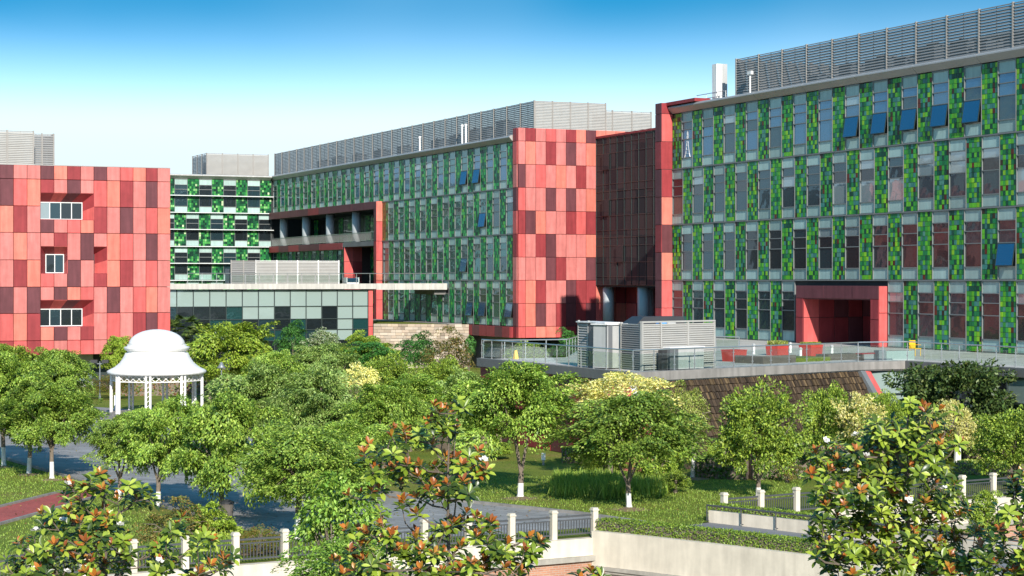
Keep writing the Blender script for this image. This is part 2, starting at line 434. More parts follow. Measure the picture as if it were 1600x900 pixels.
CACHE = {}
def cached(key, fn):
    if key not in CACHE: CACHE[key] = fn()
    return CACHE[key]
def box_mesh(name, w, d, h, m, bev=0.0):
    """box with its origin at the lower front left corner"""
    def f():
        b = MB()
        if bev:
            b.add([(0,bev,0),(w,bev,0),(w,bev,h),(0,bev,h),(bev,0,bev),(w-bev,0,bev),(w-bev,0,h-bev),(bev,0,h-bev),(0,d,0),(w,d,0),(w,d,h),(0,d,h)],
                  [(4,5,6,7),(0,1,5,4),(1,2,6,5),(2,3,7,6),(3,0,4,7),(0,8,9,1),(1,9,10,2),(2,10,11,3),(3,11,8,0),(8,11,10,9)])
        else: b.box(0, w, 0, d, 0, h)
        return b.mesh(name, m)
    return cached((name, round(w,3), round(d,3), round(h,3), m, bev), f)

def set_cols(me, cols):
    """per-face colours into the corner attribute Col (all faces have the same vertex count)"""
    a = me.color_attributes.new('Col', 'FLOAT_COLOR', 'CORNER')
    nl = len(me.loops) // len(cols)
    c = np.ones((len(cols), nl, 4), dtype=np.float32); c[:, :, :3] = np.asarray(cols, dtype=np.float32)[:, None, :3]
    a.data.foreach_set('color', c.ravel())
def quads_mesh(name, q, cols, m):
    """q: (n,4,3) corner positions"""
    n = len(q); me = bpy.data.meshes.new(name)
    me.vertices.add(4*n); me.vertices.foreach_set('co', np.asarray(q, dtype=np.float32).ravel())
    me.loops.add(4*n); me.loops.foreach_set('vertex_index', np.arange(4*n, dtype=np.int32))
    me.polygons.add(n); me.polygons.foreach_set('loop_start', np.arange(0, 4*n, 4, dtype=np.int32))
    me.update(calc_edges=True)
    me.materials.append(MATS[m]); set_cols(me, cols)
    me.validate()
    return me

# ------------------------------------------------------------------ facade kit
PAIR, MW, FH = 3.323, 1.55, 4.5             # module of one mosaic panel and one window, mosaic width, storey height
WW = PAIR - MW
PAL = {
 'right': [((0.105,0.390,0.024),5), ((0.040,0.270,0.036),5), ((0.012,0.165,0.054),5), ((0.005,0.066,0.038),4.5), ((0.040,0.180,0.150),4), ((0.070,0.220,0.165),1.6), ((0.036,0.024,0.012),0.9), ((0.110,0.022,0.012),0.5), ((0.210,0.440,0.022),1.8)],
 'center': [((0.012,0.200,0.062),5), ((0.005,0.085,0.040),5), ((0.003,0.030,0.020),4), ((0.030,0.310,0.070),4), ((0.080,0.420,0.110),2.0), ((0.024,0.150,0.105),2.0), ((0.120,0.400,0.040),1.4)],
 'back': [((0.016,0.150,0.038),5), ((0.008,0.080,0.030),5), ((0.004,0.032,0.018),4), ((0.060,0.280,0.060),3), ((0.200,0.430,0.150),1.4), ((0.38,0.50,0.27),0.7)],
 'rust': [((0.200,0.150,0.030),4), ((0.120,0.090,0.020),4), ((0.060,0.090,0.030),3), ((0.130,0.060,0.020),2)],
}
def mosaic_mesh(pal, var, w=MW, h=FH-0.10):
    def f():
        r = random.Random(var*97 + len(pal)*13 + ord(pal[0]))
        cols, wts = zip(*PAL[pal]); nx, nz = 6, 14
        b = MB(); fc = []
        back = (0.03, 0.05, 0.04)
        b.quad((0,0.03,0),(w,0.03,0),(w,0.03,h),(0,0.03,h)); fc.append(back)
        dx, dz = w/nx, h/nz; g = 0.012
        for i in range(nx):
            for k in range(nz):
                x0, x1, z0, z1 = i*dx+g, (i+1)*dx-g, k*dz+g, (k+1)*dz-g
                p = r.uniform(0.0, 0.012); c = r.choices(cols, wts)[0]; j = r.uniform(0.8, 1.2); c = tuple(q*j for q in c)
                b.add([(x0,-p,z0),(x1,-p,z0),(x1,-p,z1),(x0,-p,z1),(x0,0.03,z0),(x1,0.03,z0),(x1,0.03,z1),(x0,0.03,z1)],
                      [(0,1,2,3),(0,4,5,1),(1,5,6,2),(2,6,7,3),(3,7,4,0)]); fc += [c]*5
        me = b.mesh('mosaic_panel', 'mosaic'); set_cols(me, fc)
        return me
    return cached(('mosaic', pal, var, round(w,2), round(h,2)), f)
ZB = [(0.09, 0.80), (0.86, 2.28), (2.34, 3.05), (3.11, 3.66), (3.72, 4.41)]   # lower spandrel, lower, middle, upper pane, upper spandrel
def window_frame_mesh(w=WW, mname='mullion', fin=False):
    def f():
        b = MB()
        b.box(0.012, 0.055, -0.04, 0.08, 0.012, FH-0.012); b.box(w-0.055, w-0.012, -0.04, 0.08, 0.012, FH-0.012)
        for z in (0.012, 0.80, 2.28, 3.05, 3.66, 4.41): b.box(0.055, w-0.055, -0.045, 0.08, z, z+0.06 if z != 4.41 else FH-0.014)
        return b.mesh('window', mname)
    return cached(('wframe', round(w,2), mname), f)
def add_window(W, a, z, r, glasses, spand='spandrel', opened=None, simple=False, w=WW, frame='mullion'):
    o = W.put('window', window_frame_mesh(w, frame), a, 0, z)
    iw = w - 0.11
    def sub(name, zz, hh, m, y=0.035, tilt=0.0, yaw=0.0):
        me = box_mesh(name, iw, 0.02, hh, m)
        return put(name, me, o, (0.055, y, zz), rot=(tilt, 0, yaw))
    if simple:
        def f():
            b = MB(); b.box(0, iw, 0, 0.02, 0.86, 3.66); return b.mesh('pane', simple)
        put('pane', cached(('spane', round(iw,2), simple), f), o, (0.055, 0.035, 0), rot=(r.gauss(0,0.006), 0, r.gauss(0,0.006)))
        def g():
            b = MB(); b.box(0, iw, 0, 0.02, 0, 0.70); return b.mesh('spandrel', spand)
        for zz in (0.095, 3.715): put('spandrel', cached(('sspan', round(iw,2), spand), g), o, (0.055, 0.03, zz))
        return o
    for i, (z0, z1) in enumerate(ZB):
        if i in (0, 4): sub('spandrel', z0, z1-z0, spand, 0.03)
        elif i == 1 and opened:
            me = cached(('sash', round(iw,2), opened), lambda: sash_mesh(iw, z1-z0, opened))
            put('open_sash', me, o, (0.055, -0.05, z1), rot=(-R(9), 0, 0))
            sub('interior_gap', z0, z1-z0, 'interior', 0.06)
        else: sub('pane', z0, z1-z0, 'glass_blind' if (i == 3 and r.random() < 0.16) else r.choice(glasses), 0.035, r.gauss(0, 0.005), r.gauss(0, 0.006))
    return o
def sash_mesh(w, h, gm):
    b = MB()
    b.box(0.05, w-0.05, -0.01, 0.01, -h+0.05, -0.05, 1)
    b.box(0, 0.05, -0.02, 0.02, -h, 0); b.box(w-0.05, w, -0.02, 0.02, -h, 0); b.box(0.05, w-0.05, -0.02, 0.02, -h, -h+0.05); b.box(0.05, w-0.05, -0.02, 0.02, -0.05, 0)
    return b.mesh('open_sash', ['mullion_dark', gm])
def coping_run(W, a0, a1, z, m='coping', out=0.45, h=0.62, step=6.646):
    """rounded metal coping in sections with joints"""
    a = a0
    while a < a1 - 0.2:
        b = min(a + step, a1)
        if a1 - b < 1.0: b = a1
        L_ = b - a - 0.03
        def f():
            mb = MB(); prof = [(0.1, 0.0), (-out*0.10, 0.0), (-out*0.82, h*0.50), (-out, h*0.66), (-out*0.96, h*0.80), (-out*0.72, h*0.94), (-out*0.3, h), (1.0, h), (1.0, 0.0)]
            n = len(prof)
            mb.add([(0, p, q) for p, q in prof] + [(L_, p, q) for p, q in prof],
                   [tuple(range(n)), tuple(reversed(range(n, 2*n)))] + [(i, n+i, n+(i+1) % n, (i+1) % n) for i in range(n)])
            return mb.mesh('coping', m)
        W.put('coping', cached(('coping', round(L_,2), m, out, h), f), a, 0, z)
        a = b
def louver_mesh(w, h, m, pitch=0.19):
    def f():
        b = MB(); n = int(h/pitch)
        for i in range(n):
            z = 0.06 + i*pitch
            hs = pitch*0.82; b.add([(0.05,-0.05,z),(w-0.05,-0.05,z),(w-0.05,0.05,z+hs),(0.05,0.05,z+hs),(0.05,-0.05,z+0.03),(w-0.05,-0.05,z+0.03),(w-0.05,0.05,z+hs+0.03),(0.05,0.05,z+hs+0.03)],
                  [(0,3,2,1),(4,5,6,7),(0,1,5,4),(1,2,6,5),(2,3,7,6),(3,0,4,7)])
        b.box(w/2-0.015, w/2+0.015, 0.03, 0.07, 0, h)
        return b.mesh('louver_panel', m)
    return cached(('louver', round(w,2), round(h,2), m, pitch), f)
def louver_run(W, a0, a1, b, z, h, m='louver', step=PAIR, pitch=0.19, post=0.11, postmat='post_grey'):
    n = max(1, round((a1-a0)/step)); st = (a1-a0)/n
    for i in range(n):
        W.put('louver_panel', louver_mesh(st, h, m, pitch), a0+i*st, b, z)
    pm = box_mesh('screen_post', post, post*1.4, h+0.12, postmat)
    for i in range(n+1): W.put('screen_post', pm, a0+i*st-post/2, b-post*0.7, z)
    rail = MB(); rail.box(0, a1-a0, -0.03, 0.05, 0, 0.06)
    W.put('screen_rail', rail.mesh('screen_rail', postmat), a0, b, z+h+0.002)
def red_panel(W, a, b, z, w, h, code, d=0.10, name='cladding_panel', g=0.018):
    me = box_mesh(name, w-2*g, d, h-2*g, 'red_'+code, bev=0.015)
    return W.put(name, me, a+g, b, z+g, rnd.gauss(0, 0.0022), rnd.gauss(0, 0.0030))
def slab(W, name, a0, a1, b0, b1, z0, z1, m):
    mb = MB(); mb.box(0, a1-a0, 0, b1-b0, 0, z1-z0)
    return W.put(name, mb.mesh(name, m), a0, b0, z0)
CODES = 'MDRPO'
def rcode(r): return r.choices(CODES, (2.0, 2.0, 3.0, 3.4, 2.6))[0]

# ================================================================== ground, roads and water side
def poly_sheet(name, pts, z, m):
    b = MB(); b.add([(p[0], p[1], z) for p in pts], [tuple(range(len(pts)))])
    o = b.build(name, m); struct(o); return o
FA, FB = (-11.7, 59.3), (2.9, 67.6)          # line of the near fence
FC, FD = (8.0, 72.4), (26.0, 83.5)           # line of the far fence
b = MB()
front = [(-3000, -1640), (-60, 31.9), FA, FB, (7.4, 71.6), FC, FD, (60, 95.9), (3000, 1140)]
pts = front + [(3000, 4000), (-3000, 4000)]
# quads from the front edge to the far edge
vs = [(p[0], p[1], 0.0) for p in front] + [(p[0], 4000.0, 0.0) for p in front]
n = len(front)
b.add(vs, [(i, i+1, n+i+1, n+i) for i in range(n-1)])
struct(b.build('ground', 'lawn'))
b = MB(); b.box(-3000, 3000, -1500, 3000, -4.6, -4.0)
struct(b.build('lower_terrain', 'terrain'))
# grey paved road and plaza
road = [gp(*p) for p in [(-140,684),(0,715),(98,744),(173,767),(270,797),(373,826),(480,842),(640,842),(790,834),(926,824),(1010,819),(900,803),(708,783),(600,770),(500,748),(440,715),(400,690),(360,662),(330,648),(150,636),(60,640),(-60,645),(-140,650)]]
poly_sheet('paved_road', road, 0.006, 'paving')
rp = [gp(*p) for p in [(-60,838),(0,820),(100,792),(178,769),(140,757),(89,771),(0,793),(-60,808)]]
poly_sheet('red_brick_path', rp, 0.012, 'red_paving')
def path_strip(name, line, w, z0, z1, m, parent=None):
    """a low strip along a polyline"""
    mb = MB(); P = [Vector((p[0], p[1], 0)) for p in line]
    L_, R_ = [], []
    for i, p in enumerate(P):
        d = (P[min(i+1, len(P)-1)] - P[max(i-1, 0)]).normalized(); nn = Vector((-d.y, d.x, 0))
        L_.append(p + nn*w/2); R_.append(p - nn*w/2)
    for i in range(len(P)-1):
        q = [R_[i], R_[i+1], L_[i+1], L_[i]]
        mb.prism([(v.x, v.y) for v in q], z0, z1)
    return mb.build(name, m, parent)
struct(path_strip('path_kerb', [gp(-60,838), gp(0,820), gp(100,792), gp(178,769)], 0.14, 0.0, 0.09, 'concrete'))
struct(path_strip('path_kerb', [gp(-60,808), gp(0,793), gp(89,771), gp(140,757)], 0.14, 0.0, 0.09, 'concrete'))
struct(path_strip('road_kerb', [gp(*p) for p in [(-140,684),(0,715),(98,744),(140,757)]], 0.16, 0.0, 0.11, 'concrete'))
struct(path_strip('road_kerb', [gp(*p) for p in [(178,769),(270,797),(373,826),(480,842)]], 0.16, 0.0, 0.11, 'concrete'))
struct(path_strip('road_kerb', [gp(*p) for p in [(500,748),(600,770),(708,783),(900,803),(1010,819)]], 0.16, 0.0, 0.11, 'concrete'))
# mulch discs and planting beds
for i, (x, y, r_) in enumerate([(983,796,0.75),(813,779,0.75),(1083,748,0.7),(1187,779,0.6),(82,750,0.55),(45,742,0.55),(5,730,0.55),(400,860,1.3)]):
    X, Y = gp(x, y)
    mb = MB(); k = 18; rr = [r_*rnd.uniform(0.85,1.15) for _ in range(k)]
    mb.add([(X, Y, 0.07)] + [(X+rr[j]*math.cos(j*2*math.pi/k), Y+rr[j]*math.sin(j*2*math.pi/k), 0.005) for j in range(k)], [(0, 1+j, 1+(j+1) % k) for j in range(k)])
    struct(mb.build('mulch_bed', 'soil'))

# ================================================================== right laboratory building
rr = random.Random(11)
RB = thing('laboratory_building', 'long building with bright green mosaic wall, red entrance portal and louvred roof screen at right', 'building', (13.05, 156.0, 4.5))
W = Wall(RB, 13.05, 156.0, RU)
LEN = 17*PAIR
PT0, PT1 = 19.6, 29.8                        # portal
glr = [['glass_blue','glass_blue','glass_teal'], ['glass_teal','glass_dark','glass_blind','glass_teal'], ['glass_teal','glass_dark','glass_dark'], ['glass_teal','glass_dark','glass_teal']]
open_set = {(0,7),(0,8),(0,9),(0,10),(0,11),(2,12)}
for row in range(4):
    z = 4.5 + (3-row)*FH
    for k in range(17):
        a_m = k*PAIR + (0 if row % 2 == 0 else WW); a_w = k*PAIR + (MW if row % 2 == 0 else 0)
        for a, w_, kind in ((a_m, MW, 'm'), (a_w, WW, 'w')):
            if row == 3 and a + w_ > PT0 + 0.05 and a < PT1 - 0.05: continue
            if kind == 'm': W.put('mosaic_panel', mosaic_mesh('right', (k*4+row*3) % 9), a, 0, z+0.05)
            else: add_window(W, a, z, rr, glr[row], 'spandrel', 'glass_blue' if (row, k) in open_set else None)
for i, z in enumerate((4.5, 9.0, 13.5, 18.0)):      # dark backing and floor transoms
    if i == 0:
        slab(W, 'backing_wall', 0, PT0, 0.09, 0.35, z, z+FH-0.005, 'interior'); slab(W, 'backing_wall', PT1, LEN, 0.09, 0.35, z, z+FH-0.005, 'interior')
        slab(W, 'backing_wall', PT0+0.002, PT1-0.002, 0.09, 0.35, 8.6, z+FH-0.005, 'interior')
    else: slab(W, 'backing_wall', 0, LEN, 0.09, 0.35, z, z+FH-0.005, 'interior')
    if i: slab(W, 'floor_transom', 0, LEN, -0.075, 0.0, z-0.04, z+0.04, 'mullion')
slab(W, 'core', 0.0, LEN, 4.6, 26, 0.0, 22.45, 'interior')
slab(W, 'roof', 0.0, LEN, 0.36, 26, 22.46, 22.62, 'roofing')
coping_run(W, 0.0, LEN, 22.52)
louver_run(W, 8.4, 8.4+13*PAIR, 1.0, 23.1, 2.95, 'louver_dark')
Wf = Wall(RB, *W.world(8.4, 1.0), RV)
louver_run(Wf, 0.15, 7*PAIR, 0.0, 23.1, 2.95, 'louver_dark')
# red fin at the far end
zs = [4.5, 6.75, 9.0, 11.25, 13.5, 15.75, 18.0, 20.25, 22.5, 23.4]
fin = 'RROMODDRD'
slab(W, 'fin_core', -1.06, -0.05, -0.96, 0.5, 4.5, 23.38, 'joint')
We = Wall(RB, *W.world(-0.03, -1.0), RV)
for i, cde in enumerate(fin):
    h = zs[i+1]-zs[i]
    red_panel(We, 0, 0, zs[i], 1.02, h, cde, 0.06)
    red_panel(W, -1.08, -1.03, zs[i], 1.06, h, 'M' if i % 3 else 'D', 0.06)
slab(W, 'fin_cap', -1.12, 4.6, -0.55, 0.9, 23.16, 23.42, 'red_D')
# entrance portal
slab(W, 'portal_beam_core', PT0+0.05, PT1-0.05, -0.66, 0.3, 7.75, 8.62, 'joint')
xs = [PT0, 23.2, 26.7, PT1]
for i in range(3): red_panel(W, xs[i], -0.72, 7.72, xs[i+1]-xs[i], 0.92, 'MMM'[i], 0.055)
for a0, nm in ((PT0, 'l'), (PT1-0.95, 'r')):
    slab(W, 'portal_jamb_core', a0+0.05, a0+0.90, -0.66, 4.4 if nm == 'l' else 0.3, 4.5, 7.74, 'joint')
    red_panel(W, a0, -0.72, 4.5, 0.95, 1.85, 'D', 0.055); red_panel(W, a0, -0.72, 6.35, 0.95, 1.37, 'D', 0.055)
    Wj = Wall(RB, *W.world(a0+0.96, -0.66), RV)
    if nm == 'l':
        for j, (x0, x1) in enumerate(((0,1.3),(1.3,2.6),(2.6,3.8),(3.8,5.0))):
            red_panel(Wj, x0, 0, 4.5, x1-x0, 1.85, 'RDDM'[j], 0.055); red_panel(Wj, x0, 0, 6.35, x1-x0, 1.37, 'RDMD'[j], 0.055)
    else:
        red_panel(Wj, 0, 0, 4.5, 0.95, 2.3, 'R', 0.055); red_panel(Wj, 0, 0, 6.8, 0.95, 1.82, 'R', 0.055)
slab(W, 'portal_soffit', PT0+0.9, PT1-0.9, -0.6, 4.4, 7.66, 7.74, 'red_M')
slab(W, 'porch_floor', PT0+0.9, PT1-0.9, -0.6, 4.4, 4.40, 4.52, 'terrace_paving')
for j in range(6):
    red_panel(W, PT0+0.95+j*1.39, 4.35, 4.52, 1.39, 1.9, 'DMDMDM'[j], 0.055); red_panel(W, PT0+0.95+j*1.39, 4.35, 6.42, 1.39, 1.24, 'MDMDMD'[j], 0.055)
slab(W, 'porch_door', 25.6, 28.2, 4.30, 4.36, 4.55, 6.9, 'glass_dark')
# tower shaped decal on a window
mb = MB()
for i in range(7):
    z0, z1 = i*0.30, (i+1)*0.30; w0, w1 = 0.42*math.exp(-i*0.42)+0.03, 0.42*math.exp(-(i+1)*0.42)+0.03
    for s_ in (-1, 1): mb.bar((s_*w0, 0, z0), (s_*w1, 0, z1), 0.07, 0.02)
    mb.bar((-w1, 0, z1), (w1, 0, z1), 0.06, 0.02)
W.put('window_decal', mb.mesh('window_decal', 'white_paint'), MW+WW/2, 0.015, 18.85)

# rooftop plant behind the screen of the right building
def rooftop_unit(Wx, a, b, z, w, d, h, label, m='steel_grey'):
    x, y = Wx.world(a, b)
    o = thing('rooftop_unit', label, 'air conditioner', (x, y, z), Wx.rz, 'plant on the right roof')
    mb = MB(); mb.box(0, w, 0, d, 0.35, h); mb.box(-0.05, w+0.05, -0.05, d+0.05, h, h+0.06); mb.build('casing', m, o)
    for i, (u, v) in enumerate(((0.05,0.05),(w-0.15,0.05),(0.05,d-0.15),(w-0.15,d-0.15))):
        mb = MB(); mb.box(u, u+0.1, v, v+0.1, 0, 0.35); mb.build('leg', 'black_metal', o)
    mb = MB(); mb.lathe([(min(w,d)*0.36, 0), (min(w,d)*0.38, 0.16), (min(w,d)*0.30, 0.16), (min(w,d)*0.28, 0.05)], 14); mb.build('fan_cowl', 'black_metal', o, (w/2, d/2, h+0.06))
    return o
names = ['tall','low','wide','narrow','squat','boxy','deep','small']
for i, (a, w_, h) in enumerate([(15.0,1.6,1.5),(19.5,1.5,1.9),(22.8,2.6,2.0),(26.3,1.3,1.7),(29.0,1.9,2.2),(32.6,1.8,2.1),(35.2,1.2,1.9)]):
    rooftop_unit(W, a, 3.0, 22.62, w_, 1.4, h, '%s dark rooftop air unit, number %s from the left behind the right roof screen' % (names[i], ['one','two','three','four','five','six','seven'][i]))
x, y = W.world(39, 5)
o = thing('plant_room', 'long pale plant room glimpsed through the right roof louvres near the frame edge', 'plant room', (x, y, 22.62), RU)
mb = MB(); mb.box(-8, 14, 0, 4, 0, 2.3); mb.build('wall', 'steel_grey', o)
mb = MB(); mb.box(-8.2, 14.2, -0.2, 4.2, 2.3, 2.45); mb.build('roof', 'louver', o)
for i in range(8):
    mb = MB(); mb.box(0, 0.25, -0.06, -0.001, 0.0, 2.28); mb.build('pilaster', 'louver', o, (-7.5+i*2.8, 0, 0))
# white telecom cabinets and mast at the corner of the roof
x, y = W.world(5.0, 1.4)
o = thing('telecom_cabinet', 'tall white boxed antenna standing on the right roof corner', 'antenna', (x, y, 23.1), RV)
mb = MB(); mb.box(-0.42, 0.42, -0.3, 0.3, 0.0, 0.3); mb.build('plinth', 'steel_grey', o)
mb = MB(); mb.box(-0.40, 0.10, -0.35, 0.35, 0.3, 3.0); mb.build('cabinet', 'white_paint', o)
mb = MB(); mb.box(0.13, 0.62, -0.28, 0.4, 0.3, 3.02); mb.build('cabinet', 'white_cabinet', o)
mb = MB(); mb.tube([(-0.15,-0.36,0.0),(-0.15,-0.36,0.5)], 0.06); mb.build('mast', 'steel_grey', o)
x, y = W.world(2.2, 1.0)
o = thing('roof_guard_rail', 'thin metal guard rail on the right roof beside the white antenna', 'railing', (x, y, 23.1), RU)
mb = MB(); mb.tube([(0,0,0.75),(4.6,0,0.75)], 0.03); mb.tube([(0,0,0.4),(4.6,0,0.4)], 0.025); mb.build('rail', 'steel', o)
for i in range(4):
    mb = MB(); mb.tube([(0,0,0),(0,0,0.75)], 0.03); mb.build('post', 'steel', o, (i*1.53, 0, 0))
x, y = W.world(11.2, 0.55)
o = thing('lamp_mast', 'short white floodlight mast in front of the right roof screen', 'lamp', (x, y, 23.05), RU)
mb = MB(); mb.tube([(0,0,0),(0,0,1.6)], 0.06); mb.build('pole', 'white_paint', o)
mb = MB(); mb.box(-0.28, 0.28, -0.1, 0.1, 1.6, 1.85); mb.build('lamp_head', 'white_paint', o)

# ================================================================== central building: red block, green wall, glazed stair, back wing
rc = random.Random(23)
CB = thing('office_building', 'angled central building with red panel end, dark green mosaic wall and open loggia', 'building', (0.56, 186.0, 0.0))
A = (0.56, 186.0)
Wr = Wall(CB, A[0], A[1], RV)                # red front, faces the camera
rows = [3.4, 4.5, 6.75, 9.0, 11.25, 13.5, 15.75, 18.0, 20.25, 22.5, 23.8]
gridc = ["PDPRPDOM",   # top strip downwards; columns left to right
         "POPDPMPO", "MPRPOPDP", "RPPMPMPO", "DMOPPDRD", "RPDMPPPO", "PPPMDPPM", "RODPPMDD", "ROMPDMDM", "RROORDMD"]
cw = [0.78] + [1.09]*7
def red_cols(): 
    x = 0.0; out = []
    for w_ in cw: out.append((x, w_)); x += w_
    return out
cols_ = red_cols(); redw = cols_[-1][0] + cols_[-1][1]
for i in range(10):
    z1, z0 = rows[10-i], rows[9-i]
    for j, (x, w_) in enumerate(cols_): red_panel(Wr, x, -0.12, z0, w_, z1-z0, gridc[i][j])
    x = redw; j = 0
    while x < 21.0:                          # the red front runs on behind the glazed stair
        red_panel(Wr, x, -0.12, z0, 1.09, z1-z0, rcode(rc)); x += 1.09
slab(Wr, 'red_core', 0.10, 21.0, -0.02, 0.6, 3.42, 23.76, 'joint')
slab(Wr, 'roof', 0.2, 24.0, 0.61, 75, 22.40, 22.55, 'roofing')
slab(Wr, 'core', 4.8, 26, 0.62, 80, 0.0, 22.35, 'interior')
# side return of the red block
Ws = Wall(CB, A[0], A[1], RU)                # green wall, a = -distance along it
for i in range(10): red_panel(Ws, -0.98, -0.10, rows[i], 0.98, rows[i+1]-rows[i], 'DMRPDRMPRD'[i], 0.08)
slab(Ws, 'side_core', -0.99, -0.15, -0.015, 0.5, 3.42, 23.7, 'joint')
G0 = -1.0
NP = 24
LO0, LO1 = G0-24*PAIR+0.5, -38.6             # loggia range
for row in range(4):
    z = 4.5 + (3-row)*FH
    for k in range(NP):
        right = G0 - k*PAIR
        a_m = right - MW if row % 2 == 0 else right - PAIR
        a_w = right - PAIR if row % 2 == 0 else right - WW
        for a, kind, w_ in ((a_m, 'm', MW), (a_w, 'w', WW)):
            if row == 1 and a < LO1: continue
            if row == 2 and a < LO1 and a + w_ > -49.5: continue
            if row == 3 and a < LO1: continue
            if kind == 'm':
                Ws.put('mosaic_panel', mosaic_mesh('center', (k*5+row*3) % 9), a, 0, z+0.05)
            else:
                gl = ['glass_green','glass_green','glass_blue'] if row == 0 else ['glass_green','glass_teal','glass_dark','glass_green']
                op = {(0,2),(0,3),(1,2),(2,3),(3,0),(3,2),(3,3)}
                add_window(Ws, a, z, rc, gl, 'spandrel_pale' if row in (0, 3) else 'spandrel', 'glass_blue' if (row, k) in op else None, simple=(rc.choice(gl) if right < -30 else False))
Ws.put('mosaic_panel', mosaic_mesh('rust', 1), -38.2-MW*0.0-0.2, -0.01, 13.55)
for i, z in enumerate((4.5, 9.0, 13.5, 18.0)):
    lo = {0: LO1, 1: -200, 2: LO1, 3: -200}[i]
    if i == 1:
        slab(Ws, 'backing_wall', LO1, G0, 0.09, 0.35, z, z+FH-0.005, 'interior'); slab(Ws, 'backing_wall', G0-NP*PAIR, -49.5, 0.09, 0.35, z, z+FH-0.005, 'interior')
    else: slab(Ws, 'backing_wall', max(lo, G0-NP*PAIR), G0, 0.09, 0.35, z, z+FH-0.005, 'interior')
    if i: slab(Ws, 'floor_transom', LO1 if i in (1, 2) else G0-NP*PAIR, G0, -0.075, 0.0, z-0.04, z+0.04, 'mullion')
coping_run(Ws, G0-NP*PAIR-1.2, -0.99, 22.52)
slab(Ws, 'base_beam', -16.0, -0.9, -0.35, 0.5, 3.42, 4.46, 'red_D')
for i in range(8): red_panel(Ws, -0.9-(i+1)*1.9, -0.45, 3.40, 1.9, 1.08, 'DMDDMDMD'[i], 0.09)
slab(Ws, 'plinth', -60.0, -0.5, 0.9, 1.2, 0.0, 4.4, 'concrete_dark')
# loggia
slab(Ws, 'loggia_beam_core', LO0, -38.05, -0.70, 0.5, 17.22, 18.04, 'joint')
nb = 10; st = (-38.05-LO0)/nb
for i in range(nb): red_panel(Ws, LO0+i*st, -0.76, 17.18, st, 0.92, 'MMMMDMMMMM'[i], 0.055)  # mostly maroon: the shade on the beam front is put into the panel colour
slab(Ws, 'loggia_jamb_core', -38.8, -38.05, -0.70, 3.0, 4.5, 17.2, 'joint')
Wj = Wall(CB, *Ws.world(-38.0, -0.76), RV)
for i, z in enumerate((4.5, 6.75, 9.0, 11.25, 13.5, 15.75)): red_panel(Wj, 0, 0, z, 0.78, 2.25 if i < 5 else 2.35, 'RRORRO'[i], 0.05)
for i, z in enumerate((4.5, 9.0, 13.5)): red_panel(Ws, -38.85, -0.76, z, 0.84, 4.5 if i < 2 else 3.68, 'DDM'[i], 0.055)
slab(Ws, 'loggia_floor', LO0, -39.0, -0.70, 4.4, 13.0, 13.55, 'concrete_dark')
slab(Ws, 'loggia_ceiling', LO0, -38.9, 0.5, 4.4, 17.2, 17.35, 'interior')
for i in range(7): red_panel(Ws, LO0+i*(30.2/7), -0.76, 12.70, 30.2/7, 0.84, 'DMDMMDD'[i], 0.055)
slab(Ws, 'lower_beam_core', LO0, LO0+30.2, -0.70, -0.02, 12.74, 13.5, 'joint')
for i in range(12):                          # dark glazing at the back of the loggia
    aw = LO0 + i*3.4
    Ws.put('loggia_window', box_mesh('loggia_window', 3.3, 0.06, 3.6, 'glass_dark'), aw, 4.3, 13.56)
    if i % 3 == 1: Ws.put('mosaic_panel', mosaic_mesh('center', i % 9, MW, 3.4), aw+0.8, 4.25, 13.6)
colm = MB(); colm.lathe([(0.53, 0), (0.53, 3.64)], 20); colm = colm.mesh('column', 'column_grey', True)
for xp in (443.6, 478.6, 516.0, 557.0):
    k = (xp-800)/FPX
    # solve A - U*s on the wall line, slightly behind the beam
    ox, oy = A[0]+VX*0.35, A[1]+VY*0.35
    s_ = (ox - k*oy)/(UX - k*UY)
    Ws.put('column', colm, -s_, 0.35, 13.55)
rl = MB(); rl.box(0, 41.0, -0.03, 0.03, 1.02, 1.08); rl.box(0, 41.0, -0.02, 0.02, 0.1, 0.14)
for i in range(206): rl.box(i*0.2, i*0.2+0.03, -0.012, 0.012, 0.14, 1.02)
Ws.put('loggia_railing', rl.mesh('loggia_railing', 'steel'), LO0, -0.35, 13.56)
# recessed bay with red return wall under the loggia
Wq = Wall(CB, *Ws.world(-49.4, -0.72), RV)
slab(Ws, 'return_core', -49.9, -49.46, -0.68, 3.0, 4.5, 12.98, 'joint')
for i, z in enumerate((4.5, 6.75, 9.0, 11.25)):
    red_panel(Wq, 0, 0, z, 1.15, 2.25 if i < 3 else 1.75, 'DDRR'[i], 0.05); red_panel(Wq, 1.15, 0, z, 1.15, 2.25 if i < 3 else 1.75, 'MDDR'[i], 0.05)
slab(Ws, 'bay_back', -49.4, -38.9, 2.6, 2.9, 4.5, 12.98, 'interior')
for k in range(3):
    for z in (4.5, 9.0 - 0.02):
        Ws.put('mosaic_panel', mosaic_mesh('center', k+3, MW, 3.9), -49.2+k*PAIR, 2.55, z+0.05)
        Ws.put('bay_window', box_mesh('bay_window', WW-0.1, 0.04, 3.9, 'glass_teal'), -49.2+k*PAIR+MW+0.05, 2.55, z+0.05)
# louvred roof screen
louver_run(Ws, G0-NP*PAIR-5.2, -0.05, 1.8, 23.1, 3.3, 'louver_dark', post=0.13)
Wl = Wall(CB, *Ws.world(-0.05, 1.8), RV)
louver_run(Wl, 0.0, 7.75, 0.0, 23.1, 3.3, 'louver', step=2.0, pitch=0.15)
Wl2 = Wall(CB, *Ws.world(-2.6, 9.4), RV)
louver_run(Wl2, 0.0, 6.6, 0.0, 22.9, 3.1, 'louver', step=2.0, pitch=0.15)
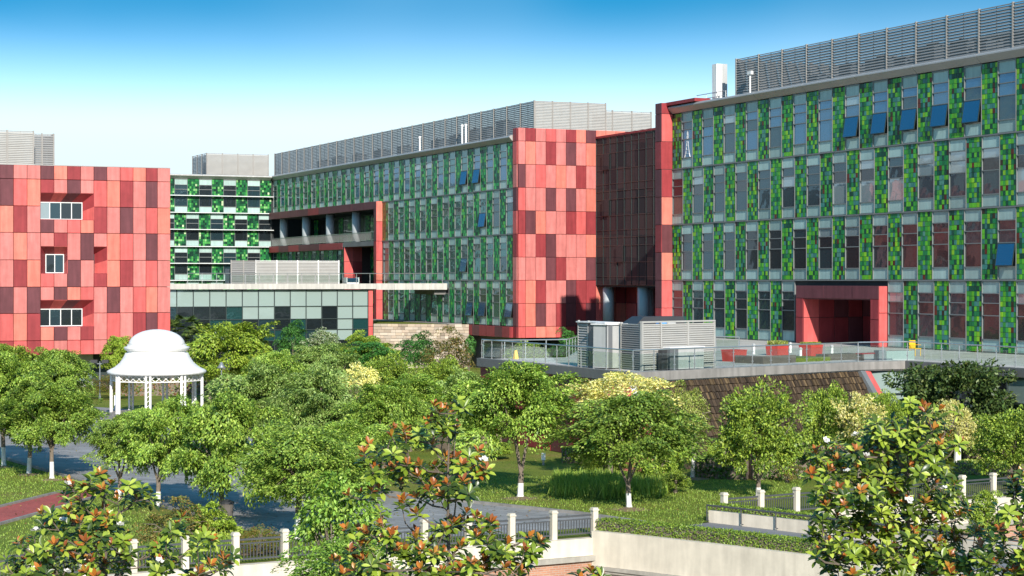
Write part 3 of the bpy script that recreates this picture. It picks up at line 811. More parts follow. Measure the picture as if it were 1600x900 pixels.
# glazed stair
GS = Wall(CB, *Wr.world(redw+0.05, -0.15), RU)
glen = 13.4
slab(GS, 'stair_core', 0.35, glen, 3.2, 4.4, 4.5, 22.6, 'interior')
for i in range(8): 
    for j in range(6): red_panel(GS, 0.4+j*2.1, 3.05, 4.5+i*2.25, 2.1, 2.25, rcode(rc), 0.1)
nz = [8.55, 9.35, 10.75, 12.35, 13.15, 13.85, 15.25, 16.85, 17.65, 18.35, 19.75, 21.35, 22.3, 22.9]
nx = 9; dx = glen/nx
for i in range(nx):
    for j in range(len(nz)-1):
        h = nz[j+1]-nz[j]
        m = 'glass_smoke'
        tl = rc.gauss(0, 0.006); nm = 'pane'
        if (i, j) in ((1, 10), (3, 2), (1, 6)): tl = -0.22
        GS.put(nm, box_mesh('pane', dx-0.05, 0.03, h-0.05, m), i*dx+0.025, -0.02 if tl > -0.1 else -0.18, nz[j]+0.025, tilt=tl if tl > -0.1 else 0.0, yaw=rc.gauss(0, 0.006))
fr = MB()
for i in range(nx+1): fr.box(i*dx-0.025, i*dx+0.025, -0.08, 0.05, 8.55, 22.95)
for z in nz: fr.box(0, glen, -0.06, 0.05, z-0.025, z+0.025)
GS.put('mullion_grid', fr.mesh('mullion_grid', 'mullion_dark'), 0, 0, 0)
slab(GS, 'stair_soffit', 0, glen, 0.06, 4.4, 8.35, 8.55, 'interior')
slab(GS, 'stair_roof', -0.1, glen+0.1, -0.12, 4.4, 22.95, 23.15, 'red_D')
slab(GS, 'stair_back', 0.3, glen, 0.20, 0.26, 8.56, 22.9, 'red_M')
cm = MB(); cm.lathe([(0.56, 0), (0.56, 3.9)], 24); cm = cm.mesh('column', 'column_grey', True)
for a, b_ in ((1.1, 0.75), (6.6, 2.3), (8.4, 0.75)): GS.put('column', cm, a, b_, 4.45)
slab(GS, 'stair_plinth', 0.4, glen+4, -0.1, 4.4, 3.2, 4.44, 'concrete_dark')
# back wing, faces the camera
B = Ws.world(G0-NP*PAIR, 0.0)
Wb = Wall(CB, B[0], B[1], RV)
for row in range(4):
    z = 4.5 + (3-row)*FH
    for k in range(9):
        right = -0.3 - k*PAIR
        a_m = right - MW if row % 2 == 0 else right - PAIR
        a_w = right - PAIR if row % 2 == 0 else right - WW
        Wb.put('mosaic_panel', mosaic_mesh('back', (k*2+row) % 7), a_m, 0, z+0.05)
        add_window(Wb, a_w, z, rc, ['glass_dark'], 'spandrel_pale', simple='glass_dark' if (k+row) % 3 else 'glass_teal')
slab(Wb, 'backing_wall', -9*PAIR, 0, 0.09, 0.4, 0, 22.5, 'interior')
slab(Wb, 'wing_core', -9*PAIR, 6, 0.5, 16, 0, 22.3, 'interior')
slab(Wb, 'wing_roof', -9*PAIR, 6, 0.45, 16, 22.31, 22.6, 'roofing')
for i in range(8):
    slab(Wb, 'sun_shelf', -9*PAIR, -0.15, -0.75 if i % 2 else -0.55, -0.075, 4.5+i*2.25-0.05, 4.5+i*2.25+0.05, 'frame_white')
coping_run(Wb, -9*PAIR, -0.4, 22.5, 'coping_white', 0.8, 0.6)
louver_run(Wb, -8.4, 0.2, 3.0, 22.7, 3.4, 'louver', step=2.1, pitch=0.15)
Wb2 = Wall(CB, *Wb.world(-8.4, 3.0), RU)
louver_run(Wb2, -7.5, -0.12, 0.0, 22.7, 3.4, 'louver_dark', step=2.5, pitch=0.19)
slab(Wb, 'wing_plant', -7.6, 0.0, 4.0, 8.0, 22.6, 25.2, 'louver')
# plant on the central roof
for i, (a, w_, h) in enumerate([(-14.5,2.0,2.3),(-18.5,1.6,1.9),(-22.0,2.2,2.0),(-27.5,1.8,1.7),(-33.0,2.4,1.6),(-44.0,2.0,1.6),(-52,2.2,1.6),(-60,1.8,1.6),(-68,2.2,1.7),(-74,1.6,1.6)]):
    o = rooftop_unit(Ws, a, 4.0, 22.56, w_, 1.4, h+0.6, 'grey rooftop air unit, number %s from the right behind the central roof screen' % ['one','two','three','four','five','six','seven','eight','nine','ten'][i], 'steel_grey')
    o['group'] = 'plant on the central roof'
for i, (a, hh) in enumerate([(-17.2, 2.3), (-16.2, 2.3), (-29.5, 1.9)]):
    x, y = Ws.world(a, 1.3)
    o = thing('vent_pipe', ['left','right','lone'][i] + ' white vent pipe standing before the central roof screen', 'vent pipe', (x, y, 22.9))
    mb = MB(); mb.tube([(0,0,0),(0,0,hh)], 0.09); mb.build('pipe', 'white_paint', o)
    mb = MB(); mb.tube([(0,0,hh),(0,0,hh+0.2)], 0.15); mb.build('cap', 'white_paint', o)

# ================================================================== left red building
rl_ = random.Random(5)
LB = thing('teaching_building', 'red patchwork panel building with deep splayed windows behind the gazebo', 'building', (-28.9, 162.3, 0.0))
WL = Wall(LB, -28.9, 162.3, RV)
zr = [18.46, 17.31, 15.10, 12.91, 10.67, 8.45, 6.28, 4.04, 2.85]
def lcol(k):
    if k == 12: return (-1.10, 1.10)
    if k == 11: return (-2.075, 0.975)
    return (-2.075 - (11-k)*1.093, 1.093)
g0 = "MPPMODPMPRODP"
g1 = "MRODPMPRODPMP"
g2 = "ODPMPRODPMPRO"
g3 = "POPPDPMPORPMP"
g4 = "PDORPMPDODPRP"
g5 = "MPMPMORPMPROP"
g6 = "RODOMPDPRPDMR"
g7 = "DRDRPRRPMRPRD"
holes = [(3, 6, 1), (3, 4, 3), (7, 7, 3), (3, 6, 5)]     # first column, last column, upper row: an opening from the middle of that row to the middle of the next
for row, g in enumerate((g0, g1, g2, g3, g4, g5, g6, g7)):
    for k in range(-5, 13):
        a, w_ = lcol(k); z1, z0 = zr[row], zr[row+1]
        for c0, c1, hr in holes:
            if c0 <= k <= c1:
                if row == hr: z0 = (z0+z1)/2
                elif row == hr+1: z1 = (zr[row]+zr[row+1])/2
        red_panel(WL, a, -0.10, z0, w_, z1-z0, g[k] if k >= 0 else rcode(rl_), 1.0)
for c0, c1, hr in holes:
    a0 = lcol(c0)[0]; a1 = lcol(c1)[0] + lcol(c1)[1]; zt = (zr[hr]+zr[hr+1])/2; zb = (zr[hr+1]+zr[hr+2])/2
    wid = a1-a0; big = c1-c0 >= 3
    aw = a1 - (0.78 if big else 0.12 if c1 > c0 else 0.88); ab = a0 + (0 if big or c0 == 7 else 0.55); zw = zt - (0.72 if big else 0.62); D_ = 0.86
    zlow = zb
    n = c1-c0+1
    for i in range(n):                       # sloping soffit panels
        f0, f1 = i/n, (i+1)/n
        mb = MB(); p = [(a0+wid*f0+0.01,-0.08,zt-0.01),(a0+wid*f1-0.01,-0.08,zt-0.01),(ab+(aw-ab)*f1,D_,zw),(ab+(aw-ab)*f0,D_,zw)]
        mb.add(p + [(x, y, z+0.05) for x, y, z in p], [(0,1,2,3),(7,6,5,4),(0,4,5,1),(1,5,6,2),(2,6,7,3),(3,7,4,0)])
        WL.put('soffit_panel', mb.mesh('soffit_panel', 'red_'+'DRMD'[i % 4]), 0, 0, 0)
    for i in range(2):                       # splayed right cheek, shade put into the darker upper panel
        f0, f1 = (0.0, 0.5) if i == 0 else (0.5, 1.0)
        mb = MB()
        p = [(a1-0.01,-0.08,zlow+(zt-zlow)*f0),(a1-0.01,-0.08,zlow+(zt-zlow)*f1),(aw,D_,zlow+(zw-zlow)*f1),(aw,D_,zlow+(zw-zlow)*f0)]
        mb.add(p + [(x+0.05, y, z) for x, y, z in p], [(0,1,2,3),(7,6,5,4),(0,4,5,1),(1,5,6,2),(2,6,7,3),(3,7,4,0)])
        WL.put('cheek_panel', mb.mesh('cheek_panel', 'red_'+('R' if i == 0 else 'D')), 0, 0, 0)
    if ab > a0 + 0.1:
        mb = MB(); p = [(a0+0.01,-0.08,zlow),(ab,D_,zlow),(ab,D_,zw),(a0+0.01,-0.08,zt)]
        mb.add(p + [(x-0.05, y, z) for x, y, z in p], [(0,1,2,3),(7,6,5,4),(0,4,5,1),(1,5,6,2),(2,6,7,3),(3,7,4,0)])
        WL.put('cheek_panel', mb.mesh('cheek_panel', 'red_D'), 0, 0, 0)
    slab(WL, 'sill', a0+0.01, a1-0.01, -0.09, D_, zlow-0.02, zlow+0.03, 'red_D')
    # white framed window
    nb = 4 if big else 2 if c1 > c0 else 1
    pw = (aw-ab)/nb
    fr = MB(); t_ = 0.07
    fr.box(ab, aw, D_-0.1, D_, zlow+0.03, zlow+0.03+t_); fr.box(ab, aw, D_-0.1, D_, zw-t_, zw)
    for i in range(nb+1): fr.box(min(max(ab+i*pw-t_/2, ab), aw-t_), min(max(ab+i*pw-t_/2, ab), aw-t_)+t_, D_-0.1, D_, zlow+0.03+t_, zw-t_)
    if c1 > c0 or True:
        wo = WL.put('window', fr.mesh('window', 'frame_white' if c1 > c0 else 'mullion_dark'), 0, 0, 0)
        for i in range(nb):
            put('pane', box_mesh('pane', pw-t_, 0.02, zw-zlow-0.03-2*t_, 'glass_blind' if (i == 0 and hr == 1) else 'glass_dark' if i != 1 else 'glass_teal'), wo, (ab+i*pw+t_/2, D_-0.05, zlow+0.03+t_), rot=(rl_.gauss(0,0.004), 0, rl_.gauss(0,0.004)))
slab(WL, 'core', -20, -0.05, 0.91, 22, 2.9, 18.3, 'joint')
slab(WL, 'parapet', -20.0, -0.01, -0.12, 0.5, 18.45, 18.52, 'coping')
slab(WL, 'roof', -20, -0.05, 0.92, 22, 18.31, 18.44, 'roofing')
slab(WL, 'base_wall', -20, -1.0, 3.2, 20, 0.0, 2.88, 'mullion_dark')
slab(WL, 'base_panel', -8.1, -5.9, 2.9, 3.2, 1.75, 2.86, 'stain_wall')
slab(WL, 'base_panel', -8.1, -5.9, 2.9, 3.2, 0.0, 0.45, 'stain_wall')
slab(WL, 'base_window', -8.0, -6.0, 3.05, 3.15, 0.47, 1.73, 'glass_frost')
louver_run(WL, -19.5, -10.85, 3.0, 18.45, 2.95, 'louver', step=2.2, pitch=0.15)
louver_run(WL, -10.7, -8.7, 5.5, 18.45, 2.95, 'louver_dark', step=1.0, pitch=0.19)
WLs = Wall(LB, *WL.world(-8.7, 5.5), RU)
louver_run(WLs, -5.0, -0.1, 0.0, 18.45, 2.95, 'louver_dark', step=2.4)
slab(WL, 'roof_plant', -19.0, -11.5, 3.6, 9.0, 18.45, 20.6, 'louver')

# ================================================================== glazed pavilion and its roof terrace
PV = thing('glass_pavilion', 'low pavilion with frosted and dark glass front and flat concrete roof edge', 'building', (-14.5, 199.5, 0.0))
WP = Wall(PV, -14.5, 199.5, RV)
rp_ = random.Random(3)
zp = [8.02, 6.35, 5.05, 3.95, 2.85, 1.6, 0.05]
bw = 1.68
pat = ["FFFFFFFFFFFFF"+"FFFFF", "FFDFFDFFFDDDTF"+"FFFF", "FFDDFDTDFFDDDF"+"FFFF", "FFFTFFFDFFTDTF"+"FFFF", "DDDDDDDDDDDDDDDDDD", "DTDDTDDDTDDDDDDDDD"]
for i in range(18):
    for j in range(6):
        code = pat[j][i]; m = {'F': 'glass_frost', 'D': 'glass_dark', 'T': 'glass_teal'}[code]
        if code == 'F' and j in (1, 2, 3) and rp_.random() < 0.3: m = 'glass_green'
        WP.put('pane', box_mesh('pane', bw-0.08, 0.03, zp[j]-zp[j+1]-0.07, m), -0.5-(i+1)*bw+0.04, 0.03, zp[j+1]+0.035, rp_.gauss(0,0.004), rp_.gauss(0,0.005))
fr = MB()
for i in range(19): fr.box(-0.5-i*bw-0.04, -0.5-i*bw+0.04, -0.09, 0.1, 0.0, 8.06)
for z in zp: fr.box(-0.5-18*bw, -0.5, -0.07, 0.1, z-0.035, z+0.035)
WP.put('mullion_grid', fr.mesh('mullion_grid', 'mullion_dark'), 0, 0, 0)
slab(WP, 'backing_wall', -0.5-18*bw, -0.1, 0.11, 0.3, 0.0, 8.05, 'interior')
for i, (z0, z1) in enumerate(((0.0,2.2),(2.2,4.2),(4.2,6.3),(6.3,8.1))): red_panel(WP, -0.5, -0.16, z0, 0.52, z1-z0, 'RRRR'[i], 0.4)
slab(WP, 'roof_slab', -0.5-18*bw, 0.2, -0.45, 16, 8.14, 8.62, 'concrete')
slab(WP, 'roof_fascia', -0.5-18*bw, 0.25, -0.52, -0.46, 8.10, 8.66, 'coping_white')
BS = thing('link_bridge', 'white slab bridge joining the glass pavilion roof to the green wall', 'bridge', (-14.3, 199.6, 0.0))
WB = Wall(BS, -14.5, 199.5, RV)
slab(WB, 'deck', 0.26, 8.2, -0.40, 7.0, 8.12, 8.66, 'concrete')
for i in range(4): WB.put('fascia_panel', box_mesh('fascia_panel', 1.96, 0.06, 0.66, 'coping_white'), 0.28+i*1.98, -0.47, 8.02)
slab(WB, 'soffit_beam', 7.0, 8.4, 0.2, 6.0, 7.5, 8.11, 'concrete_dark')

def glass_railing(path, z, label, h=1.05, step=1.5, group='glass railings', curved=True):
    o = thing('glass_railing', label, 'railing', (path[0][0], path[0][1], z), 0, group)
    ox, oy = path[0]
    P = [Vector((p[0]-ox, p[1]-oy, 0)) for p in path]
    hr = MB(); hr.tube([(p.x, p.y, h) for p in P], 0.035, 6); hr.build('handrail', 'steel', o)
    for i in range(len(P)-1):
        d = P[i+1]-P[i]; L_ = d.length; n = max(1, round(L_/step)); st = L_/n; ang = math.atan2(d.y, d.x)
        pm = cached(('railpost', round(h,2)), lambda: rail_post(h))
        for k in range(n + (1 if i == len(P)-2 else 0)):
            q = P[i] + d*(k/n); put('post', pm, o, (q.x, q.y, 0), ang)
        gm = box_mesh('glass_panel', st-0.14, 0.014, h-0.28, 'glass_rail')
        for k in range(n):
            q = P[i] + d*((k*st+0.07)/L_); put('glass_panel', gm, o, (q.x, q.y, 0.10), ang)
    return o
def rail_post(h):
    b = MB()
    for i in range(4):
        z0, z1 = h*i/4, h*(i+1)/4; y0, y1 = 0.0 if i < 3 else 0.0, 0.0 if i < 2 else (0.02 if i == 2 else 0.0)
        b.bar((0, y0, z0), (0, y1, z1), 0.05, 0.03)
    for z in (h*0.25, h*0.72): b.box(-0.07, 0.07, -0.03, 0.03, z, z+0.035)
    b.box(-0.06, 0.06, -0.05, 0.05, 0, 0.02)
    return b.mesh('post', 'steel')
glass_railing([WP.world(-19.5, 0.2), WP.world(-0.2, 0.2), WP.world(7.9, 0.2)], 8.66, 'glass railing along the pavilion roof edge in front of the loggia')
# louvred plant box on the pavilion roof
x, y = WP.world(-2.6, 3.2)
LE = thing('louver_enclosure', 'pale louvred plant enclosure on the glass pavilion roof', 'enclosure', (x, y, 8.62))
WE = Wall(LE, x, y, RV)
louver_run(WE, -9.0, 0.0, 0.0, 8.62, 2.35, 'louver', step=2.25, pitch=0.15, postmat='white_paint')
louver_run(WE, -11.6, -9.0, 0.0, 8.62, 2.35, 'louver_dark', step=1.3, pitch=0.19)
slab(WE, 'plant_box', -8.6, -0.4, 0.4, 3.0, 8.62, 10.6, 'white_cabinet')
slab(WE, 'plant_box', -11.4, -9.0, 1.4, 3.0, 8.62, 10.2, 'grey_cabinet')
for i, xp in enumerate((505, 549)):
    D_ = 202.0
    o = thing('roof_lantern', ['left', 'right'][i] + ' of two teal barrel roof lanterns on the pavilion edge', 'skylight', (px(xp, D_), D_, 8.64), RV, 'roof lanterns')
    mb = MB(); prof = [(0.45*math.cos(t*math.pi/8), 0.45*math.sin(t*math.pi/8)) for t in range(9)]
    n = len(prof); mb.add([(-0.62, p, 0.15+q) for p, q in prof]+[(0.62, p, 0.15+q) for p, q in prof], [tuple(range(n)), tuple(reversed(range(n, 2*n)))]+[(k, n+k, n+k+1, k+1) for k in range(n-1)])
    mb.build('glass_barrel', 'glass_teal', o)
    for s_ in (-1, 1):
        mb = MB(); mb.box(s_*0.66-0.04, s_*0.66+0.04, -0.5, 0.5, 0, 0.66); mb.build('end_plate', 'white_paint', o)
    mb = MB(); mb.box(-0.7, 0.7, -0.5, 0.5, 0.0, 0.13); mb.build('kerb', 'white_paint', o)
o = thing('lamp_globe', 'small white globe lamp on a post by the pavilion roof railing', 'lamp', (px(405, 201), 201, 8.64))
mb = MB(); mb.tube([(0,0,0),(0,0,0.55)], 0.04); mb.build('post', 'steel_grey', o)
mb = MB(); mb.lathe([(0.02,0.5),(0.14,0.56),(0.2,0.7),(0.14,0.84),(0.02,0.9)], 12); mb.build('globe', 'white_paint', o, smooth=True)

# stone courses holding up the grass bank by the central wall
def stone_run(name, label, cat, p0, p1, z0, z1, course, step, mname_cols, batter=0.0, nrm=None, length=(0.5, 1.3), rough=0.03, seed=1):
    r = random.Random(seed)
    o = thing(name, label, cat, (p0[0], p0[1], z0))
    P0, P1 = Vector((0, 0, 0)), Vector((p1[0]-p0[0], p1[1]-p0[1], 0)); d = P1.normalized(); L_ = P1.length
    nn = Vector(nrm).normalized() if nrm else Vector((d.y, -d.x, 0))
    n = int(round((z1-z0)/course)); ch = (z1-z0)/n
    for i in range(n):
        b = MB(); fc = []; a = 0.0; off = batter*(1-(i+0.5)/n) + step*(n-1-i)
        while a < L_:
            w_ = min(r.uniform(*length), L_-a)
            if L_-a-w_ < length[0]*0.6: w_ = L_-a
            pr = off + r.uniform(-rough, rough) ; q0, q1 = i*ch+0.008+r.uniform(0, ch*0.08), (i+1)*ch-0.008
            c = Vector(r.choice(mname_cols)) * r.uniform(0.7, 1.3)
            vs = []
            for (aa, oo) in ((a+0.008, pr), (a+w_-0.008, pr+r.uniform(-rough, rough)*0.5), (a+w_-0.008, off-0.45), (a+0.008, off-0.45)):
                v = d*aa + nn*oo; vs.append(v)
            sl = batter/n
            b.add([(v.x, v.y, q0) for v in vs] + [((v - nn*sl*0.8).x, (v - nn*sl*0.8).y, q1) for v in vs], [(4,5,6,7),(0,1,5,4),(1,2,6,5),(3,0,4,7)])
            fc += [tuple(c)]*4; a += w_
        me = b.mesh('stone_course', 'stone_attr'); set_cols(me, fc); put('stone_course', me, o)
    return o
stone_run('stone_retaining_wall', 'pale stepped stone retaining wall below the grass bank', 'wall', (-14.35, 199.0), (-4.4, 196.0), 0.0, 4.5, 0.30, 0.05, [(0.44,0.35,0.26),(0.38,0.30,0.23),(0.48,0.40,0.32)], nrm=(0.0,-1,0), length=(0.3, 0.9), rough=0.04)
b = MB(); b.prism([(-14.35,199.2),(-4.4,196.2),(-4.6,197.2)] + [Ws.world(-14, -0.4), Ws.world(-38, -0.8), Ws.world(-49, -0.8), (-14.35, 208)], 3.9, 4.49)
struct(b.build('grass_bank', 'lawn'))
struct(path_strip('wall_path', [Ws.world(-12.5, -1.5), Ws.world(-24, -1.6), Ws.world(-38, -1.6)], 1.6, 4.49, 4.56, 'concrete'))

# ================================================================== terrace on the right
T0, TL = (5.8, 92.5), (5.8-UX*19, 92.5-UY*19)
T1, T2 = (18.9, 104.6), (21.7, 105.9)
T3 = (T2[0]+UX*26, T2[1]+UY*26)
TB = (TL[0]+VX*5.6, TL[1]+VY*5.6)
tpoly = [TL, T0, T1, T2, T3, (T3[0]+20, T3[1]+9), W.world(40, 0.3), W.world(-6, 0.3), (15.6, 178), (9.8, 186.0), TB]
b = MB(); b.prism(tpoly, 4.06, 4.5); struct(b.build('terrace', 'terrace_paving'))
def edge_band(path, off, z0, z1, m, name):
    mb = MB()
    for i in range(len(path)-1):
        a, c = Vector((*path[i], 0)), Vector((*path[i+1], 0)); d = (c-a).normalized(); nn = Vector((d.y, -d.x, 0))
        q = [a+nn*off-d*0.0, c+nn*off, c-nn*0.35, a-nn*0.35]
        mb.prism([(v.x, v.y) for v in q], z0, z1)
    return mb.build(name, m)
struct(edge_band([TL, T0], 0.10, 4.10, 4.56, 'concrete_dark', 'terrace_edge'))
struct(edge_band([T0, T1, T2], 0.101, 4.12, 4.561, 'concrete', 'terrace_edge'))
struct(edge_band([T2, T3], 0.10, 4.11, 4.562, 'concrete_dark', 'terrace_edge'))
b = MB()                                      # solid mass under the terrace
b.prism([(TL[0]+0.5, TL[1]+0.3), (T0[0]+0.25, T0[1]+0.9), (T1[0]-0.1, T1[1]+0.5), (T2[0]+0.2, T2[1]+0.5), (T3[0]+0.5, T3[1]+0.4), (T3[0]+19, T3[1]+9), W.world(38, 0.6), W.world(-5, 0.6), (15.4, 177), (10, 184), (TB[0]+0.4, TB[1])], 0.0, 4.05)
struct(b.build('terrace_base', 'concrete_dark'))
# red panel wall under the left edge
RW = thing('red_retaining_wall', 'dark red panel wall below the left edge of the terrace', 'wall', (TL[0], TL[1], 0.0))
WR = Wall(RW, TL[0], TL[1], RU)
for i in range(8): red_panel(WR, i*2.375, 0.12, 0.0, 2.375, 4.08, 'DMDDMDMD'[i], 0.25)  # dark codes put the shade of this left-facing wall into the panel colour
# battered brown stone wall
dv = (T1[0]-T0[0], T1[1]-T0[1]); dl = math.hypot(*dv); nv = (dv[1]/dl, -dv[0]/dl, 0)
BAT = 2.7
stone_run('ledgestone_wall', 'brown rough stone wall sloping down from the terrace front', 'wall', T0, T1, 0.0, 4.1, 0.34, 0.0, [(0.058,0.040,0.026),(0.046,0.032,0.021),(0.070,0.048,0.030),(0.036,0.026,0.018),(0.11,0.075,0.04)], batter=BAT, nrm=nv, length=(0.03, 0.16), rough=0.04, seed=9)
q5 = lambda P, k, z: (P[0]+nv[0]*k, P[1]+nv[1]*k, z)
bb = MB(); bb.add([q5(T0,-0.42,4.05), q5(T1,-0.42,4.05), q5(T1,BAT-0.45,0), q5(T0,BAT-0.45,0), q5(T0,-0.8,0), q5(T1,-0.8,0), q5(T0,-0.8,4.05), q5(T1,-0.8,4.05)],
    [(0,1,2,3),(0,3,4,6),(1,7,5,2),(4,3,2,5),(6,7,1,0),(6,4,5,7)])
struct(bb.build('wall_core', 'concrete_dark'))
ux_, uy_ = dv[0]/dl, dv[1]/dl
def buttress(name, label, base, sgn, parts):
    o = thing(name, label, 'buttress', (base[0], base[1], 0))
    for (o0, o1, ext, m, nm) in parts:       # from o0 to o1 along the wall, extra projection
        mb = MB(); q = []
        for aa in (o0, o1):
            for (pn, z) in ((-0.3, 4.08), (ext*0.4, 4.08), (BAT+ext, 0.0), (-0.3, 0.0)):
                q.append((ux_*aa*sgn + nv[0]*pn, uy_*aa*sgn + nv[1]*pn, z))
        mb.add(q, [(0,1,2,3),(7,6,5,4),(0,4,5,1),(1,5,6,2),(2,6,7,3),(3,7,4,0)]); mb.build(nm, m, o)
    return o
buttress('wall_buttress', 'sloping buttress with white edge at the left end of the stone wall', T0, -1, [(0.0,0.42,0.30,'white_paint','edge_cap'),(0.42,0.80,0.26,'red_R','red_strip'),(0.80,1.6,0.10,'red_P','red_face')])
buttress('wall_buttress', 'grey and red sloping buttress at the right end of the stone wall', T1, 1, [(0.0,0.40,0.30,'steel_grey','edge_cap'),(0.40,0.85,0.26,'red_R','red_strip')])
# glazed wall below the right part of the terrace
GW = thing('glazed_basement_wall', 'teal glass wall under the terrace edge at the right', 'wall', (T1[0], T1[1], 0.0))
for (p, q) in (((T1[0]+ux_*0.9, T1[1]+uy_*0.9), T2), (T2, T3)):
    L_ = math.dist(p, q); wq = Wall(GW, p[0], p[1], math.atan2(q[1]-p[1], q[0]-p[0])); n = max(1, round(L_/2.1)); st = L_/n
    for i in range(n):
        for j, (z0, z1) in enumerate(((0.1,1.4),(1.4,2.75),(2.75,4.06))):
            wq.put('pane', box_mesh('pane', st-0.10, 0.03, z1-z0-0.08, 'glass_frost' if (p is not T2) else ('glass_teal' if (i+j) % 3 else 'glass_frost')), i*st+0.05, 0.1, z0+0.04, rl_.gauss(0,0.003), rl_.gauss(0,0.004))
    fr = MB()
    for i in range(n+1): fr.box(i*st-0.05, i*st+0.05, -0.02, 0.16, 0, 4.06)
    for z in (0.1, 1.4, 2.75, 4.03): fr.box(0, L_, 0.0, 0.16, z-0.04, z+0.04)
    wq.put('mullion_grid', fr.mesh('mullion_grid', 'mullion_dark'), 0, 0, 0)
    slab(wq, 'backing_wall', 0, L_, 0.18, 0.3, 0, 4.05, 'interior')
inset = lambda p, k=0.25: p
glass_railing([(TL[0]+0.2, TL[1]+0.1), (T0[0]+0.05, T0[1]+0.3), (T1[0], T1[1]+0.25), (T2[0]+0.15, T2[1]+0.2), (T3[0]+0.2, T3[1])], 4.56, 'long glass railing along the front edge of the terrace')
glass_railing([(TL[0]+0.3, TL[1]+0.1), (TB[0], TB[1]), (TB[0]+2.0, TB[1]+14)], 4.5, 'glass railing along the back of the narrow terrace tip')
glass_railing([(px(1118,118), 118), (px(1155,117), 117)], 4.5, 'short glass railing beside the louvred box on the terrace', step=1.4)

# ---- plant on the terrace
def tpt(x, y): return gp(x, y, 4.5)
ang45 = math.atan2(dv[1], dv[0])
cx, cy = tpt(1003, 579.5)
E1 = thing('louver_enclosure', 'pale slatted plant enclosure standing on the terrace corner', 'enclosure', (cx, cy, 4.5))
We1 = Wall(E1, cx, cy, ang45)
louver_run(We1, 0.0, 1.35, 0.0, 4.5, 2.25, 'louver', step=1.35, pitch=0.11, post=0.09, postmat='louver')
louver_run(We1, 1.35, 5.4, 0.0, 4.5, 2.25, 'louver', step=2.6, pitch=0.11, post=0.09, postmat='louver')
We2 = Wall(E1, cx, cy, RU)
louver_run(We2, -2.2, -0.08, 0.0, 4.5, 2.25, 'louver_dark', step=2.12, pitch=0.11, post=0.08, postmat='louver')
slab(We1, 'plant_box', 1.2, 5.0, 0.5, 1.6, 4.5, 6.3, 'white_cabinet')
slab(We1, 'plant_box', 2.9, 3.9, -0.0+0.2, 0.45, 4.5, 6.0, 'grey_cabinet')
slab(We1, 'top_rail', -0.05, 5.45, -0.06, 0.10, 6.88, 6.96, 'louver')
cx2, cy2 = tpt(949, 577)
E2 = thing('control_cabinet', 'tall white and dark grey control cabinet beside the slatted terrace enclosure', 'cabinet', (cx2, cy2, 4.5))
Wc = Wall(E2, cx2, cy2, ang45)
slab(Wc, 'front_door', 0.0, 1.28, 0.0, 1.0, 4.55, 6.72, 'white_cabinet')
Wc2 = Wall(E2, cx2, cy2, RU)
slab(Wc2, 'side_panel', -2.1, -0.02, -0.04, 0.3, 4.55, 6.74, 'grey_cabinet')
louver_run(Wc2, -3.3, -2.15, 0.0, 4.5, 2.3, 'louver', step=1.15, pitch=0.13, post=0.08, postmat='louver')
slab(Wc, 'canopy', -0.1, 1.4, -0.1, 1.1, 6.74, 6.80, 'white_paint'); slab(Wc2, 'canopy', -3.4, -0.05, -0.12, 0.9, 6.81, 6.87, 'white_paint')
cx3, cy3 = tpt(1060, 578.5)
E3 = thing('air_conditioner', 'low white air conditioner with dark side in front of the terrace enclosure', 'air conditioner', (cx3, cy3, 4.5), ang45)
mb = MB(); mb.box(0, 1.9, 0.0, 0.45, 0.05, 1.12); mb.build('casing', 'white_cabinet', E3)
mb = MB(); mb.box(-0.62, -0.002, 0.01, 0.45, 0.05, 1.10); mb.build('side_panel', 'grey_cabinet', E3)
mb = MB(); mb.box(-1.0, -0.64, 0.2, 0.45, 0.0, 1.05); mb.build('gap_shade', 'black_metal', E3)  # black box standing in for the shaded gap beside the unit
mb = MB(); mb.box(-0.65, 1.95, -0.05, 0.47, 1.12, 1.17); mb.build('lid', 'white_paint', E3)
# dark hood behind
D_ = 125.0
o = thing('skylight_hood', 'dark low hipped hood behind the slatted terrace enclosure', 'skylight', (px(1018, D_), D_, 4.5), RV)
mb = MB(); mb.add([(-1.9,-1.2,0),(1.9,-1.2,0),(1.9,1.2,0),(-1.9,1.2,0),(-1.9,-1.2,1.5),(1.9,-1.2,1.5),(1.9,1.2,1.5),(-1.9,1.2,1.5),(-1.0,-0.8,2.15),(1.9,-0.8,2.15),(1.9,0.8,2.15),(-1.0,0.8,2.15)],
    [(0,1,5,4),(1,2,6,5),(2,3,7,6),(3,0,4,7),(4,5,9,8),(5,6,10,9),(6,7,11,10),(7,4,8,11),(8,9,10,11)]); mb.build('hood', 'black_metal', o)
mb = MB(); mb.box(-1.95, 1.95, -1.25, 1.25, 1.42, 1.50); mb.build('trim', 'steel_grey', o)
D_ = 112.0
o = thing('blue_crate', 'bright blue crate showing above the slatted terrace enclosure', 'crate', (px(1039, D_), D_, 4.5), RV)
mb = MB(); mb.box(-0.45, -0.05, -0.3, 0.3, 1.7, 2.05); mb.build('body', 'paint_blue', o)
mb = MB(); mb.box(0.0, 0.55, -0.3, 0.3, 1.7, 2.04); mb.build('panel', 'white_cabinet', o)
mb = MB()
for xx in (-0.42, 0.5): 
    for yy in (-0.27, 0.27): mb.box(xx-0.03, xx+0.03, yy-0.03, yy+0.03, 0, 1.7)
mb.build('stand', 'steel_grey', o)
